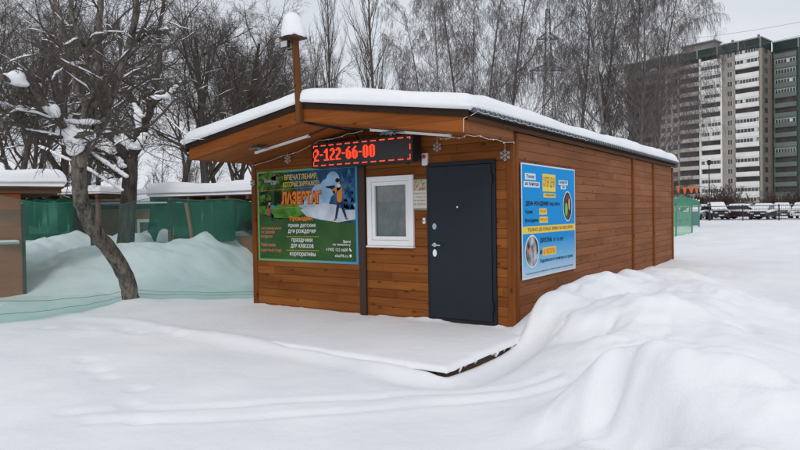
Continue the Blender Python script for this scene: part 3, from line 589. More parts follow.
b.build('gold_line', INK['gold'], ban)
b = MB(); bpoly(b, [(.922, .838), (.93, .836), (.933, .85), (.945, .862), (.94, .872), (.928, .866), (.922, .852)], .0065); b.build('phone_symbol', INK['white'], ban)
b = MB(); bpoly(b, blob(.933, .915, .010, .016), .0065); b.build('globe_symbol', INK['palewhite'], ban)

# ------------------------------------------------------------------ blue poster on the side wall
PY0, PY1, PZ0, PZ1 = .109, 1.976, .584, 2.025
pos = thing('price_poster', 'bright blue poster with yellow price panels on the side wall', 'poster', (.02, PY0, PZ0))
FP = lambda u, v, d: (.030+d+.004*math.sin(u*9), PY0+u*(PY1-PY0), PZ1-v*(PZ1-PZ0))
b = MB(); nu = 24; P = np.array([[FP(i/nu, j, -.004) for j in (0, 1)] for i in range(nu+1)]); Q = np.array([[FP(i/nu, j, 0) for j in (0, 1)] for i in range(nu+1)])
b.grid(P); b.grid(Q[:, ::-1]); b.build('sheet', INK['palewhite'], pos)
def pgrid(mb, u0, v0, u1, v1, d, n=16):
    Q = np.array([[FP(u0+(u1-u0)*i/n, v, d) for v in (v1, v0)] for i in range(n+1)]); mb.grid(Q); return mb
pgrid(MB(), .012, .012, .988, .985, .001).build('blue_field', ramp_mat('poster_blue', 'Z', [(0, (.50, .64, .78)), (.14, (.20, .48, .74)), (.34, (.008, .27, .64)), (1, (.006, .27, .66))]), pos)
pgrid(MB(), .012, .545, .988, .61, .002).build('yellow_band', INK['yellow'], pos)
for nm, q in (('price_panel', (.355, .075, .60, .235)), ('price_panel', (.37, .25, .60, .29)), ('price_panel', (.29, .39, .43, .445)), ('price_panel', (.29, .465, .445, .52)), ('price_panel', (.345, .745, .60, .82))):
    pgrid(MB(), *q, .002, 6).build(nm, INK['yellow'], pos)
for q in ((.055, .085, .23, .14), (.035, .155, .30, .205), (.66, .12, .84, .165), (.70, .17, .80, .205)):
    pgrid(MB(), *q, .002, 6).build('white_panel', INK['palewhite'], pos)
pt = lambda s_, u0, u1, v0, v1, ink, bold=.02: text(s_, u0, 1-v1, u1, 1-v0, lambda u, v, dd: FP(u, 1-v, dd), .0032, INK[ink], pos, 'lettering', bold)
pt('СУПЕР ЦЕНА', .368, .588, .10, .21, 'brownred', .0); pt('с понедельника', .385, .59, .257, .283, 'maroon', 0)
pt('Лазер', .075, .21, .095, .133, 'navy'); pt('на природе', .055, .285, .163, .198, 'navy'); pt('лазертаг', .67, .83, .128, .16, 'navy'); pt('тир', .72, .78, .175, .2, 'navy')
pt('ДЕНЬ РОЖДЕНИЯ', .06, .46, .325, .372, 'black', .04); pt('под ключ', .48, .68, .335, .37, 'black'); 
pt('Будни', .06, .17, .40, .44, 'black'); pt('700 руб', .30, .42, .40, .435, 'orange', .03); pt('Выходные', .05, .27, .475, .515, 'black'); pt('1000 руб', .30, .435, .475, .512, 'orange', .03)
pt('ТОЛЬКО ДО КОНЦА ЗИМЫ НА ВСЕ ИГРЫ', .09, .94, .56, .597, 'brownred', .03)
pt('ВЗРОСЛЫМ', .30, .52, .655, .70, 'navy', .03); pt('от 16 лет', .55, .74, .66, .70, 'navy'); pt('до', .29, .335, .765, .805, 'black', .03); pt('10 ЧЕЛОВЕК', .36, .59, .757, .81, 'orange', .04)
pt('Подробности по телефону и в группе', .29, .93, .845, .885, 'navy'); pt('Количество мест ограничено, уточняйте время у администратора', .06, .93, .945, .965, 'navy', 0)
def oval(cu, cv, ru, rv, d, m, nm):
    mb = MB(); n = 30; mb.poly([FP(cu+ru*math.cos(-2*math.pi*k/n), cv+rv*math.sin(-2*math.pi*k/n), d) for k in range(n)]); return mb.build(nm, m, pos)
oval(.83, .37, .093, .148, .0045, INK['palewhite'], 'photo_rim'); oval(.83, .37, .083, .137, .0055, print_mat('photo_dark', (.012, .010, .012), (.16, .09, .07), 7, .4, .7), 'photo')
oval(.80, .40, .028, .065, .0065, INK['lime'], 'photo'); oval(.86, .35, .02, .06, .0065, INK['skin'], 'photo')
oval(.155, .765, .118, .145, .0045, INK['palewhite'], 'photo_rim'); oval(.155, .765, .105, .132, .0055, print_mat('photo_grey', (.03, .03, .035), (.55, .57, .62), 6, .38, .62), 'photo'); oval(.12, .76, .02, .035, .0065, INK['skin'], 'photo')

# ------------------------------------------------------------------ LED sign
LX0, LX1, LZ0, LZ1, LY = -3.06, -1.29, 2.100, 2.445, -.28
led = thing('led_sign', 'long black ticker sign with red digits 2-122-66-00 under the porch roof', 'led sign', (-2.17, -.2, LZ0))
MB().box(LX0, LY+.02, LZ0, LX1, -.09, LZ1).build('housing', M['black'], led, bevel=.006)
MB().box(LX0+.022, LY+.008, LZ0+.02, LX1-.022, LY+.019, LZ1-.02).build('screen', mat('led_screen', (.010, .006, .006), .35), led)
b = MB()
for q in ((LX0, LZ0, LX0+.02, LZ1), (LX1-.02, LZ0, LX1, LZ1), (LX0+.02, LZ0, LX1-.02, LZ0+.018), (LX0+.02, LZ1-.018, LX1-.02, LZ1)): b.box(q[0], LY-.004, q[1], q[2], LY+.0195, q[3])
b.build('frame', M['black'], led)
DIG = {'0': ['01110', '11011', '11011', '11011', '11011', '11011', '11011', '11011', '01110'], '1': ['00110', '01110', '11110', '00110', '00110', '00110', '00110', '00110', '11111'],
       '2': ['01110', '11011', '00011', '00011', '00110', '01100', '11000', '11000', '11111'], '6': ['00110', '01100', '11000', '11110', '11011', '11011', '11011', '11011', '01110'], '-': ['000', '000', '000', '000', '111', '000', '000', '000', '000']}
pit = (LZ1-LZ0-.045)/16; NC = int((LX1-LX0-.05)/pit); lit = set()
c = 1
for ch in '2-122-66-00':
    for r_, row in enumerate(DIG[ch]):
        for k, v in enumerate(row):
            if v == '1': lit.add((c+k, 12-r_))
    c += len(DIG[ch][0])+1
border = {(i, r_) for i in range(NC) for r_ in (0, 15) if i % 8 < 5} | {(i, r_) for i in (0, NC-1) for r_ in range(16) if r_ % 7 < 4}
def dots(S, sz, d):
    mb = MB()
    for i, j in S:
        cx, cz = LX0+.025+(i+.5)*pit, LZ0+.0225+(j+.5)*pit; s_ = sz*pit
        mb.poly([(cx-s_, LY+d, cz-s_), (cx+s_, LY+d, cz-s_), (cx+s_, LY+d, cz+s_), (cx-s_, LY+d, cz+s_)])
    return mb
dots({(i, j) for i in range(NC) for j in range(16)}-lit-border, .22, .006).build('unlit_dots', mat('led_off', (.055, .05, .05), .4), led)
dots(lit, .47, .005).build('digits', mat('led_red', (.3, .02, .01), .5, emit=(1, .035, .009, 2.2)), led)
dots(border, .40, .005).build('border_dashes', mat('led_border', (.3, .02, .01), .5, emit=(1, .075, .03, 1.5)), led)
b = MB()
for x in (-2.75, -2.175, -1.6): b.tube([(x, -.185, LZ1-.005), (x, -.185, ceil_z(x)+.003)], .008, 6)
b.build('hanger', M['black'], led)
# lamp tubes on the porch ceiling
def tube_lamp(xa, xb, y, label, cable):
    c_ = (xa+xb)/2; o = thing('tube_lamp', label, 'lamp', (c_, y, ceil_z(c_)), 'tube lamps on the porch ceiling'); s_ = SLOPE*(1 if c_ < -W/2 else -1)
    pr = [(-.024, -.004), (-.017, -.032), (.017, -.032), (.024, -.004)]
    mb = MB(); A = [mb.vert((xa, y+a, ceil_z(xa)+bz)) for a, bz in pr]; B = [mb.vert((xb, y+a, ceil_z(xb)+bz)) for a, bz in pr]
    for i_ in range(4): mb.face(A[i_], A[(i_+1) % 4], B[(i_+1) % 4], B[i_])
    mb.face(*A[::-1]); mb.face(*B); mb.build('diffuser', M['aluminium'], o)
    mb = MB(); mb.tube(cable, .009, 6); mb.build('cable', M['rubber'], o, smooth=True)
    mb = MB()
    for x in (xa-.02, xb): mb.hexa([(x, y-.026, ceil_z(x)-.036), (x+.02, y-.026, ceil_z(x+.02)-.036), (x+.02, y+.026, ceil_z(x+.02)-.036), (x, y+.026, ceil_z(x)-.036), (x, y-.026, ceil_z(x)), (x+.02, y-.026, ceil_z(x+.02)), (x+.02, y+.026, ceil_z(x+.02)), (x, y+.026, ceil_z(x))])
    mb.build('end_cap', M['white_plastic'], o)
tube_lamp(-3.84, -2.80, -.62, 'slim white tube lamp under the left slope of the porch roof', [(-2.8, -.62, ceil_z(-2.8)-.014), (-2.6, -.65, ceil_z(-2.6)-.014), (-2.32, -.72, ceil_z(-2.32)-.016)])
tube_lamp(-1.62, -.50, -.70, 'slim white tube lamp under the right slope of the porch roof', [(-1.62, -.7, ceil_z(-1.62)-.014), (-2.0, -.75, ceil_z(-2.0)-.016), (-2.32, -1.12, ceil_z(-2.32)-.02)])
b = MB(); b.tube([(-2.33, -FRONT-.02, 2.60), (-2.32, -.95, 2.585), (-2.31, -.5, 2.58), (-2.315, -.2, 2.57), (-2.3, -.14, 2.47)], .014, 6)
tag(b.build('power_cable', M['rubber'], None, smooth=True, loc=(-2.315, -.7, 2.58)), 'thick dark cable running along the ridge under the porch roof', 'cable')

# ------------------------------------------------------------------ small fittings on the porch wall
o = thing('alarm_siren', 'small white alarm box with a red lens beside the ticker sign', 'alarm', (-1.26, -.03, 2.06))
MB().box(-1.30, -.066, 2.055, -1.215, -.0225, 2.215).build('case', M['white_plastic'], o, bevel=.008)
b = MB(); b.tube([(-1.258, -.064, 2.165), (-1.258, -.085, 2.165), (-1.258, -.093, 2.165)], [.026, .022, .012], 14); b.build('lens', M['red_lamp'], o, smooth=True)
o = thing('notice_board', 'small notice with a floral top pinned between window and door', 'notice', (-1.36, -.03, 1.46))
MB().box(-1.497, -.034, 1.462, -1.222, -.0225, 1.882).build('board', mat('notice_back', (.20, .22, .15), .6, 0, (20, .5)), o)
FN = lambda u, v, d: (-1.497+u*.275, -.034-d, 1.462+v*.42)
b = MB(); b.poly([FN(.05, .60, .001), FN(.95, .60, .001), FN(.95, .97, .001), FN(.05, .97, .001)]); b.build('picture', print_mat('notice_flowers', (.36, .15, .11), (.50, .52, .36), 26, .36, .60), o)
b = MB(); b.poly([FN(.07, .07, .0015), FN(.91, .07, .0015), FN(.91, .63, .0015), FN(.07, .63, .0015)]); b.build('sheet', mat('notice_paper', (.66, .63, .57), .7), o)
for s_, v in (('Режим работы', .54), ('с 10 до 22', .43), ('без выходных', .32), ('по записи', .20)): text(s_, .16, v-.03, .82, v+.03, FN, .0025, INK['brownred'], o, 'lettering')
o = thing('door_bell', 'tiny white bell push beside the door frame', 'bell', (-1.29, -.03, 1.28))
MB().box(-1.312, -.045, 1.285, -1.272, -.0225, 1.365).build('case', M['white_plastic'], o, bevel=.004)
b = MB(); b.tube([(-1.292, -.044, 1.325), (-1.292, -.049, 1.325)], .011, 12); b.build('button', INK['grey'], o)

def snowflake(c, r, label, m=mat('glitter_paper', (.46, .45, .45), .6)):
    o = thing('paper_snowflake', label, 'decoration', (c[0], c[1], c[2]-r), 'white snowflakes hung round the porch'); mb = MB()
    for k in range(6):
        a = math.pi/6+k*math.pi/3; ca, sa = math.cos(a), math.sin(a)
        def P(l, s_): return (c[0]+r*(l*ca-s_*sa), c[2]+r*(l*sa+s_*ca))
        for A_, B_, wd in (((0, 0), (1, 0), .05), ((.45, 0), (.78, .30), .036), ((.45, 0), (.78, -.30), .036), ((.72, 0), (.93, .18), .034), ((.72, 0), (.93, -.18), .034)):
            dx, dz = B_[0]-A_[0], B_[1]-A_[1]; l = math.hypot(dx, dz); nx, nz_ = -dz/l*wd, dx/l*wd
            q = [P(A_[0]+nx, A_[1]+nz_), P(A_[0]-nx, A_[1]-nz_), P(B_[0]-nx, B_[1]-nz_), P(B_[0]+nx, B_[1]+nz_)]
            mb.prism(q, lambda u, v: (u, c[1]+.003, v), lambda u, v: (u, c[1]-.003, v))
    mb.build('flake', m, o)
    mb = MB(); mb.tube([(c[0], c[1], c[2]+r*.8), (c[0], c[1], max(c[2]+r+.05, ceil_z(c[0])))], .002, 4); mb.build('thread', M['twine'], o)
snowflake((-1.06, -.06, 2.28), .066, 'white paper snowflake hanging above the left edge of the door')
snowflake((-.10, -.06, 2.11), .072, 'white paper snowflake beside the top right corner of the door')
snowflake((-3.77, -.06, 2.29), .07, 'white paper snowflake hanging above the green banner')
snowflake((-4.58, -.06, 1.96), .06, 'white paper snowflake on the left corner post')
def tinsel(x, y, label, seed):
    o = None; mb = MB(); rg = random.Random(seed); z = ceil_z(x)
    for k in range(90):
        a = rg.uniform(0, 2*math.pi); r = rg.uniform(.05, .19); zz = -.02-rg.uniform(0, .035)
        p0 = np.array([x+.03*math.cos(a), y+.02*math.sin(a), z-.02]); p1 = np.array([x+r*math.cos(a), y+r*.8*math.sin(a), min(z+zz, ceil_z(x+r*math.cos(a))-.012)])
        s_ = np.array([-math.sin(a), math.cos(a), .3])*.009; mb.poly([p0-s_, p1-s_*.5, p1+s_*.5, p0+s_]); mb.poly([p0+s_, p1+s_*.5, p1-s_*.5, p0-s_])
    tag(mb.build('tinsel_star', M['tinsel'], None, loc=(x, y, z)), label, 'decoration', 'tinsel stars on the porch ceiling')
tinsel(-3.55, -.82, 'pale blue tinsel star on the left slope of the porch ceiling', 1)
tinsel(-1.25, -.78, 'pale blue tinsel star on the right slope of the porch ceiling', 2)
# strings of unlit lights
def light_string(P, label, step=.09, r=.003, bulbs=True, sag=.035):
    o = thing('light_string', label, 'string lights', P[0], 'strings of unlit lights on the cabin'); mb = MB(); bu = MB(); rg = random.Random(len(P)); pts = []
    for a, c in zip(P, P[1:]):
        a, c = np.array(a, float), np.array(c, float); n = max(2, int(np.linalg.norm(c-a)/step))
        for k in range(n):
            t = k/n; p = a+(c-a)*t; p[2] -= sag*math.sin(math.pi*t)*min(1, np.linalg.norm(c-a))+rg.uniform(0, .012); pts.append(p)
    pts.append(np.array(P[-1], float)); mb.tube(pts, r, 5); mb.build('wire', M['twine'], o, smooth=True)
    if not bulbs: return
    for p in pts[1::3]: bu.tube([p, p+np.array([rg.uniform(-.008, .008), rg.uniform(-.008, .008), -.014])], [.004, .005], 5)
    bu.build('bulbs', M['paper'], o)
light_string([(-W+.02, -.05, ceil_z(-W)-.01), (-3.9, -.07, ceil_z(-3.9)-.015), (-3.2, -.16, ceil_z(-3.2)-.02), (-2.9, -.30, ceil_z(-2.9)-.02), (-2.35, -.32, ceil_z(-2.35)-.06), (-2.1, -.3, ceil_z(-2.1)-.015)], 'thin string of lights slung above the green banner')
light_string([(-1.0, -.12, ceil_z(-1.0)-.012), (-.5, -.6, ceil_z(-.5)-.012), (-.03, -1.12, HBEAM-.006), (.012, -.9, HBEAM-.004), (.012, -.5, HBEAM-.004), (.012, -.05, HBEAM-.004)], 'string of lights along the porch beam above the dark door')
light_string([(-.012, -FRONT-.02, HBEAM+.005), (.0, -FRONT-.034, HBEAM+.15)]+[(EAVE+.004, -FRONT+.03+k*.23, HBEAM+.222-.006*(k % 2)) for k in range(16)], 'thin white string along the corrugated roof edge above the side wall', step=.05, bulbs=False, sag=.06)

# ------------------------------------------------------------------ pole with floodlight on the porch gable
pole = thing('lamp_pole', 'slim wooden pole with a snow cap rising from the porch gable', 'pole', (-2.335, -1.255, 2.58))
b = MB(); b.hexa([(-2.372, -1.285, 2.58), (-2.298, -1.285, 2.58), (-2.298, -1.22, 2.58), (-2.372, -1.22, 2.58), (-2.432, -1.285, 3.66), (-2.362, -1.285, 3.66), (-2.362, -1.22, 3.66), (-2.432, -1.22, 3.66)])
b.build('post', wood('pole_wood', 'Z', .4, (.075, .028, .010), (.19, .075, .028), 'X'), pole, bevel=.004)
MB().box(-2.56, -1.37, 3.645, -2.29, -1.14, 3.668).build('cap_board', M['oldwood'], pole, bevel=.003)
n1, n2 = 15, 28; P = np.zeros((n1, n2+1, 3))
for i in range(n1):
    t = i/(n1-1); r = .155*(1-.42*t**1.5)*(1 if t < .66 else math.sqrt(max(0, 1-((t-.66)/.34)**2))); r = max(r, .001); r *= 1 if i else .93
    for j in range(n2+1):
        a = 2*math.pi*j/n2; rr_ = r*(1+.07*float(vnoise(2+1.2*math.cos(a)+t, 3+1.2*math.sin(a), 5)))
        P[i, j] = (-2.425+rr_*math.cos(a)-.02*t, -1.255+rr_*math.sin(a), 3.662+.33*t)
b = MB(); b.grid(P[:, ::-1]); b.build('snow_cap', M['roof_snow'], pole, smooth=True)
fl = thing('floodlight', 'small black floodlight hanging under the snow cap of the wooden pole', 'floodlight', (-2.5, -1.3, 3.52))
b = MB(); b.tube([(-2.42, -1.27, 3.52), (-2.47, -1.31, 3.505)], .014, 6); b.tube([(-2.41, -1.29, 3.60), (-2.46, -1.31, 3.60)], .010, 6); b.build('bracket', M['black'], fl)
b = MB(); b.box(-2.565, -1.345, 3.53, -2.435, -1.30, 3.625); b.build('housing', M['black'], fl, bevel=.006)
MB().box(-2.553, -1.349, 3.542, -2.447, -1.344, 3.613).build('lens', mat('lamp_glass', (.45, .47, .48), .15), fl)

# ------------------------------------------------------------------ apartment block far behind
E0 = at(762, 205.5, 176.0); ROTB = math.atan2(-.258, .966)
ux = np.array([math.cos(ROTB), math.sin(ROTB), 0]); uy = np.array([-math.sin(ROTB), math.cos(ROTB), 0]); base_z = E0[2]-1.5
def facade_x(px, y=0, py=120):                         # distance along the front at which a column of the building stands
    v = ray(px, py); o_ = CAM-E0; n_ = uy; t = (y-o_@n_)/(v@n_); return float((o_+v*t)@ux)
def facade_z(px, py, y=0):
    v = ray(px, py); o_ = CAM-E0; t = (y-o_@uy)/(v@uy); return float((CAM+v*t)[2]-base_z)
apt = thing('apartment_building', 'tall pale apartment block with white balconies and a dark green roof band', 'apartment building', (E0[0], E0[1], base_z))
LB = lambda x, y, z: E0*np.array([1, 1, 0])+ux*x+uy*y+np.array([0, 0, base_z+z])
FH = 2.8; ZB = facade_z(748, 200)-1.6                  # sill level of the lowest balcony
ROOFZ = facade_z(761, 37); BANDZ = facade_z(761, 47); NF = 16
am = dict(tile=mat('beige_tile', (.29, .26, .22), .8, 0, (.5, .12)), white=mat('white_panel', (.70, .69, .66), .7, 0, (.3, .12)), band=mat('green_roof_band', (.009, .026, .021), .6, 0, (.6, .3)), dark=mat('loggia_shade', (.055, .047, .043), .6, 0, (.4, .5)),
          loggia=mat('loggia_panel', (.40, .37, .34), .8, 0, (.2, .2)), brown=mat('brown_panel', (.15, .12, .105), .8, 0, (.3, .2)), glass=mat('far_glass', (.05, .055, .06), .15, 0, (.35, .7)), frame=mat('far_frame', (.6, .6, .6), .6), green=mat('green_panel', (.135, .165, .148), .75, 0, (.3, .15)), dgreen=mat('dark_green_panel', (.04, .07, .06), .75), grey=mat('concrete', (.22, .21, .20), .9, 0, (.3, .2)))
xL = facade_x(627); DEPTH = 9.0
yb = 2.0
for _ in range(40):                                   # depth of the side wall, from where it ends in the picture
    yb += .1*(771-(400+FPX*((LB(0, yb, 30)-CAM)@RT)/((LB(0, yb, 30)-CAM)@FW)))
DS = max(2.5, min(float(yb), 14))
b = MB(); b.box(xL, .9, 0, -.0, 14, BANDZ-.1, LB); b.build('wall', am['tile'], apt)
cols = dict(A=(facade_x(680), facade_x(700)), B=(facade_x(701), facade_x(722.5)), C=(facade_x(723), facade_x(735)), D=(facade_x(736), facade_x(759.5)), E=(facade_x(628), facade_x(658)), F=(facade_x(659), facade_x(679)))
b = MB(); b.box(cols['C'][0]-.2, .0, 0, cols['C'][1]+.1, .9, BANDZ, LB); b.box(cols['D'][1]+.1, .0, 0, 0, DS+.3, BANDZ, LB); b.build('pilaster', am['tile'], apt)
b = MB(); b.box(cols['F'][0], .2, 0, cols['F'][1], .9, BANDZ, LB); b.build('side_wall', am['tile'], apt)
b = MB(); b.box(cols['A'][1]-.1, -.3, 0, cols['B'][0]+.1, .9, BANDZ, LB); b.box(cols['C'][0]-.6, -.3, 0, cols['C'][0]-.21, .9, BANDZ, LB); b.build('divider', am['white'], apt)
ra = random.Random(11)
def strip(x0, x1, y, z0, z1, n, parent, open_=False):
    """one balcony's row of windows: panes with white mullions, or a dark shade sheet where open"""
    p = MB(); p.box(x0, y, z0, x1, y+.06, z1, LB); po = p.build('window', am['dark'] if open_ else am['glass'], parent)  # open loggia: no glazing, the recess's shade is painted as a dark sheet
    f = MB()
    if not open_:
        w_ = (x1-x0)/n
        for k in range(n+1): f.box(x0+k*w_-.05, y-.05, z0, x0+k*w_+.05, y-.005, z1, LB)
        f.box(x0, y-.06, z1-.10, x1, y-.052, z1, LB)
        if ra.random() < .5:
            k = ra.randrange(n); f.box(x0+k*w_+.06, y-.04, z0+.05, x0+(k+.85)*w_, y-.03, z1-.15, LB)
        f.build('frame', am['frame'], po)
for i in range(NF):
    z = ZB+i*FH
    for nm, m_, n in (('A', 'loggia', 5), ('B', 'white', 6), ('D', 'white', 6), ('E', 'brown', 5)):
        x0, x1 = cols[nm]; dk = nm == 'A' or nm == 'E'
        h_ = 1.25 if nm != 'A' else 1.05
        p = MB(); p.box(x0, -.35, z+.02, x1, -.2, z+h_, LB); p.box(x0, -.2, z-.12, x1, .895, z+.02, LB); p.build('parapet', am[m_], apt)
        op = dk and ra.random() < .75 or (not dk and ra.random() < .3)
        if op: strip(x0+.05, x1-.05, .55, z+h_+.05, z+FH-.14, n, apt, True)
        else:
            off = ra.choice([0, .0, .9]); strip(x0+.3+off, x1-.3-ra.choice([0, .4]), -.25, z+h_+.02, z+FH-.45, n, apt)
            q_ = MB(); q_.box(x0, -.24, z+FH-.43, x1, -.15, z+FH-.122, LB); q_.box(x0, .5, z+h_, x1, .55, z+FH-.43, LB); q_.build('infill', am[m_], apt)
    cx0, cx1 = cols['C']; cm = (cx0+cx1)/2; p = MB(); p.box(cm-.35, -.03, z+1.0, cm+.95, .002, z+2.4, LB); po = p.build('window', am['glass'], apt)
    f = MB(); f.box(cm-.42, -.06, z+.94, cm-.35, 0, z+2.46, LB); f.box(cm+.95, -.06, z+.94, cm+1.02, 0, z+2.46, LB); f.box(cm+.25, -.06, z+1, cm+.33, -.031, z+2.4, LB); f.box(cm-.35, -.06, z+2.4, cm+.95, -.031, z+2.46, LB); f.build('frame', am['frame'], po)
    p = MB()
    for (a, c_) in ((.10, .30), (.42, .58), (.70, .92)):
        x0, x1 = cols['F']; xa, xb = x0+(x1-x0)*a, x0+(x1-x0)*c_; p.box(xa, .14, z+1, xb, .198, z+2.4, LB)
    p.build('window', am['glass'], apt)
    p = MB(); p.box(-.002, DS*.35, z+1, .04, DS*.65, z+2.4, LB); p.build('side_window', am['glass'], apt)
    p = MB(); p.box(-.01, .02, z-.08, .06, DS, z+.06, LB); p.build('side_joint', am['grey'], apt)
b = MB(); b.box(xL, -.5, BANDZ, .1, DS+.2, ROOFZ-.25, LB); b.build('roof_band', am['band'], apt)
b = MB()
xs_ = [xL+(0-xL)*k/7 for k in range(8)]
for x in xs_: b.box(x-.18, -.62, BANDZ, x+.18, -.505, ROOFZ-.25, LB)
b.box(xL-.1, -.62, ROOFZ-.249, .3, DS+.4, ROOFZ+.1, LB); b.build('cornice', am['grey'], apt)
b = MB(); b.box(facade_x(680), 2, ROOFZ+.11, facade_x(712), 6, ROOFZ+2.2, LB); b.box(facade_x(680)-.5, 1.5, ROOFZ+2.21, facade_x(713), 6.5, ROOFZ+2.6, LB); b.build('roof_hut', am['grey'], apt)
b = MB()
for x in (facade_x(757), facade_x(731)): b.tube([LB(x, 1.5, ROOFZ), LB(x, 1.5, ROOFZ+1.2)], .35, 8)
b.build('roof_vent', am['grey'], apt)
b = MB(); b.box(xL, -.8, -2, 0, 0, ZB-.2, LB); b.build('plinth', am['grey'], apt)
# the green neighbour set further back
g0 = LB(1.2, DS+.3, 0); apg = thing('apartment_building', 'green apartment block set back at the right edge', 'apartment building', (g0[0], g0[1], base_z))
b = MB(); b.box(.4, DS+.7, 0, 34, DS+12, BANDZ-.4, LB); b.build('wall', am['green'], apg)
b = MB(); b.box(.4, DS+.2, BANDZ-.4, 34, DS+12, ROOFZ-.7, LB); b.build('roof_band', am['band'], apg)
b = MB(); b.box(.3, DS+.1, ROOFZ-.699, 34, DS+12, ROOFZ-.4, LB)
for x in (7.0, 14.0, 21.0): b.box(x-.2, DS+.05, BANDZ-.4, x+.2, DS+.198, ROOFZ-.7, LB)
b.build('cornice', am['grey'], apg)
gx1 = facade_x(797, DS)
b = MB(); b.box(gx1+.2, DS+.2, 0, gx1+3, DS+.69, BANDZ-.41, LB); b.build('divider', am['dgreen'], apg)
for i in range(NF):
    z = ZB-.3+i*FH
    for (x0, x1) in ((.9, gx1-.1), (gx1+3.2, gx1+9.4)):
        p = MB(); p.box(x0, DS-.1, z+.02, x1, DS+.05, z+1.25, LB); p.box(x0, DS+.05, z-.1, x1, DS+.695, z+.02, LB); p.build('parapet', am['green'], apg)
        if ra.random() < .3: strip(x0+.1, x1-.1, DS+.5, z+1.3, z+FH-.12, 6, apg, True)
        else: strip(x0+.2, x1-.2, DS+.0, z+1.27, z+FH-.45, 7, apg); q_ = MB(); q_.box(x0, DS+.02, z+FH-.43, x1, DS+.1, z+FH-.102, LB); q_.build('infill', am['green'], apg)

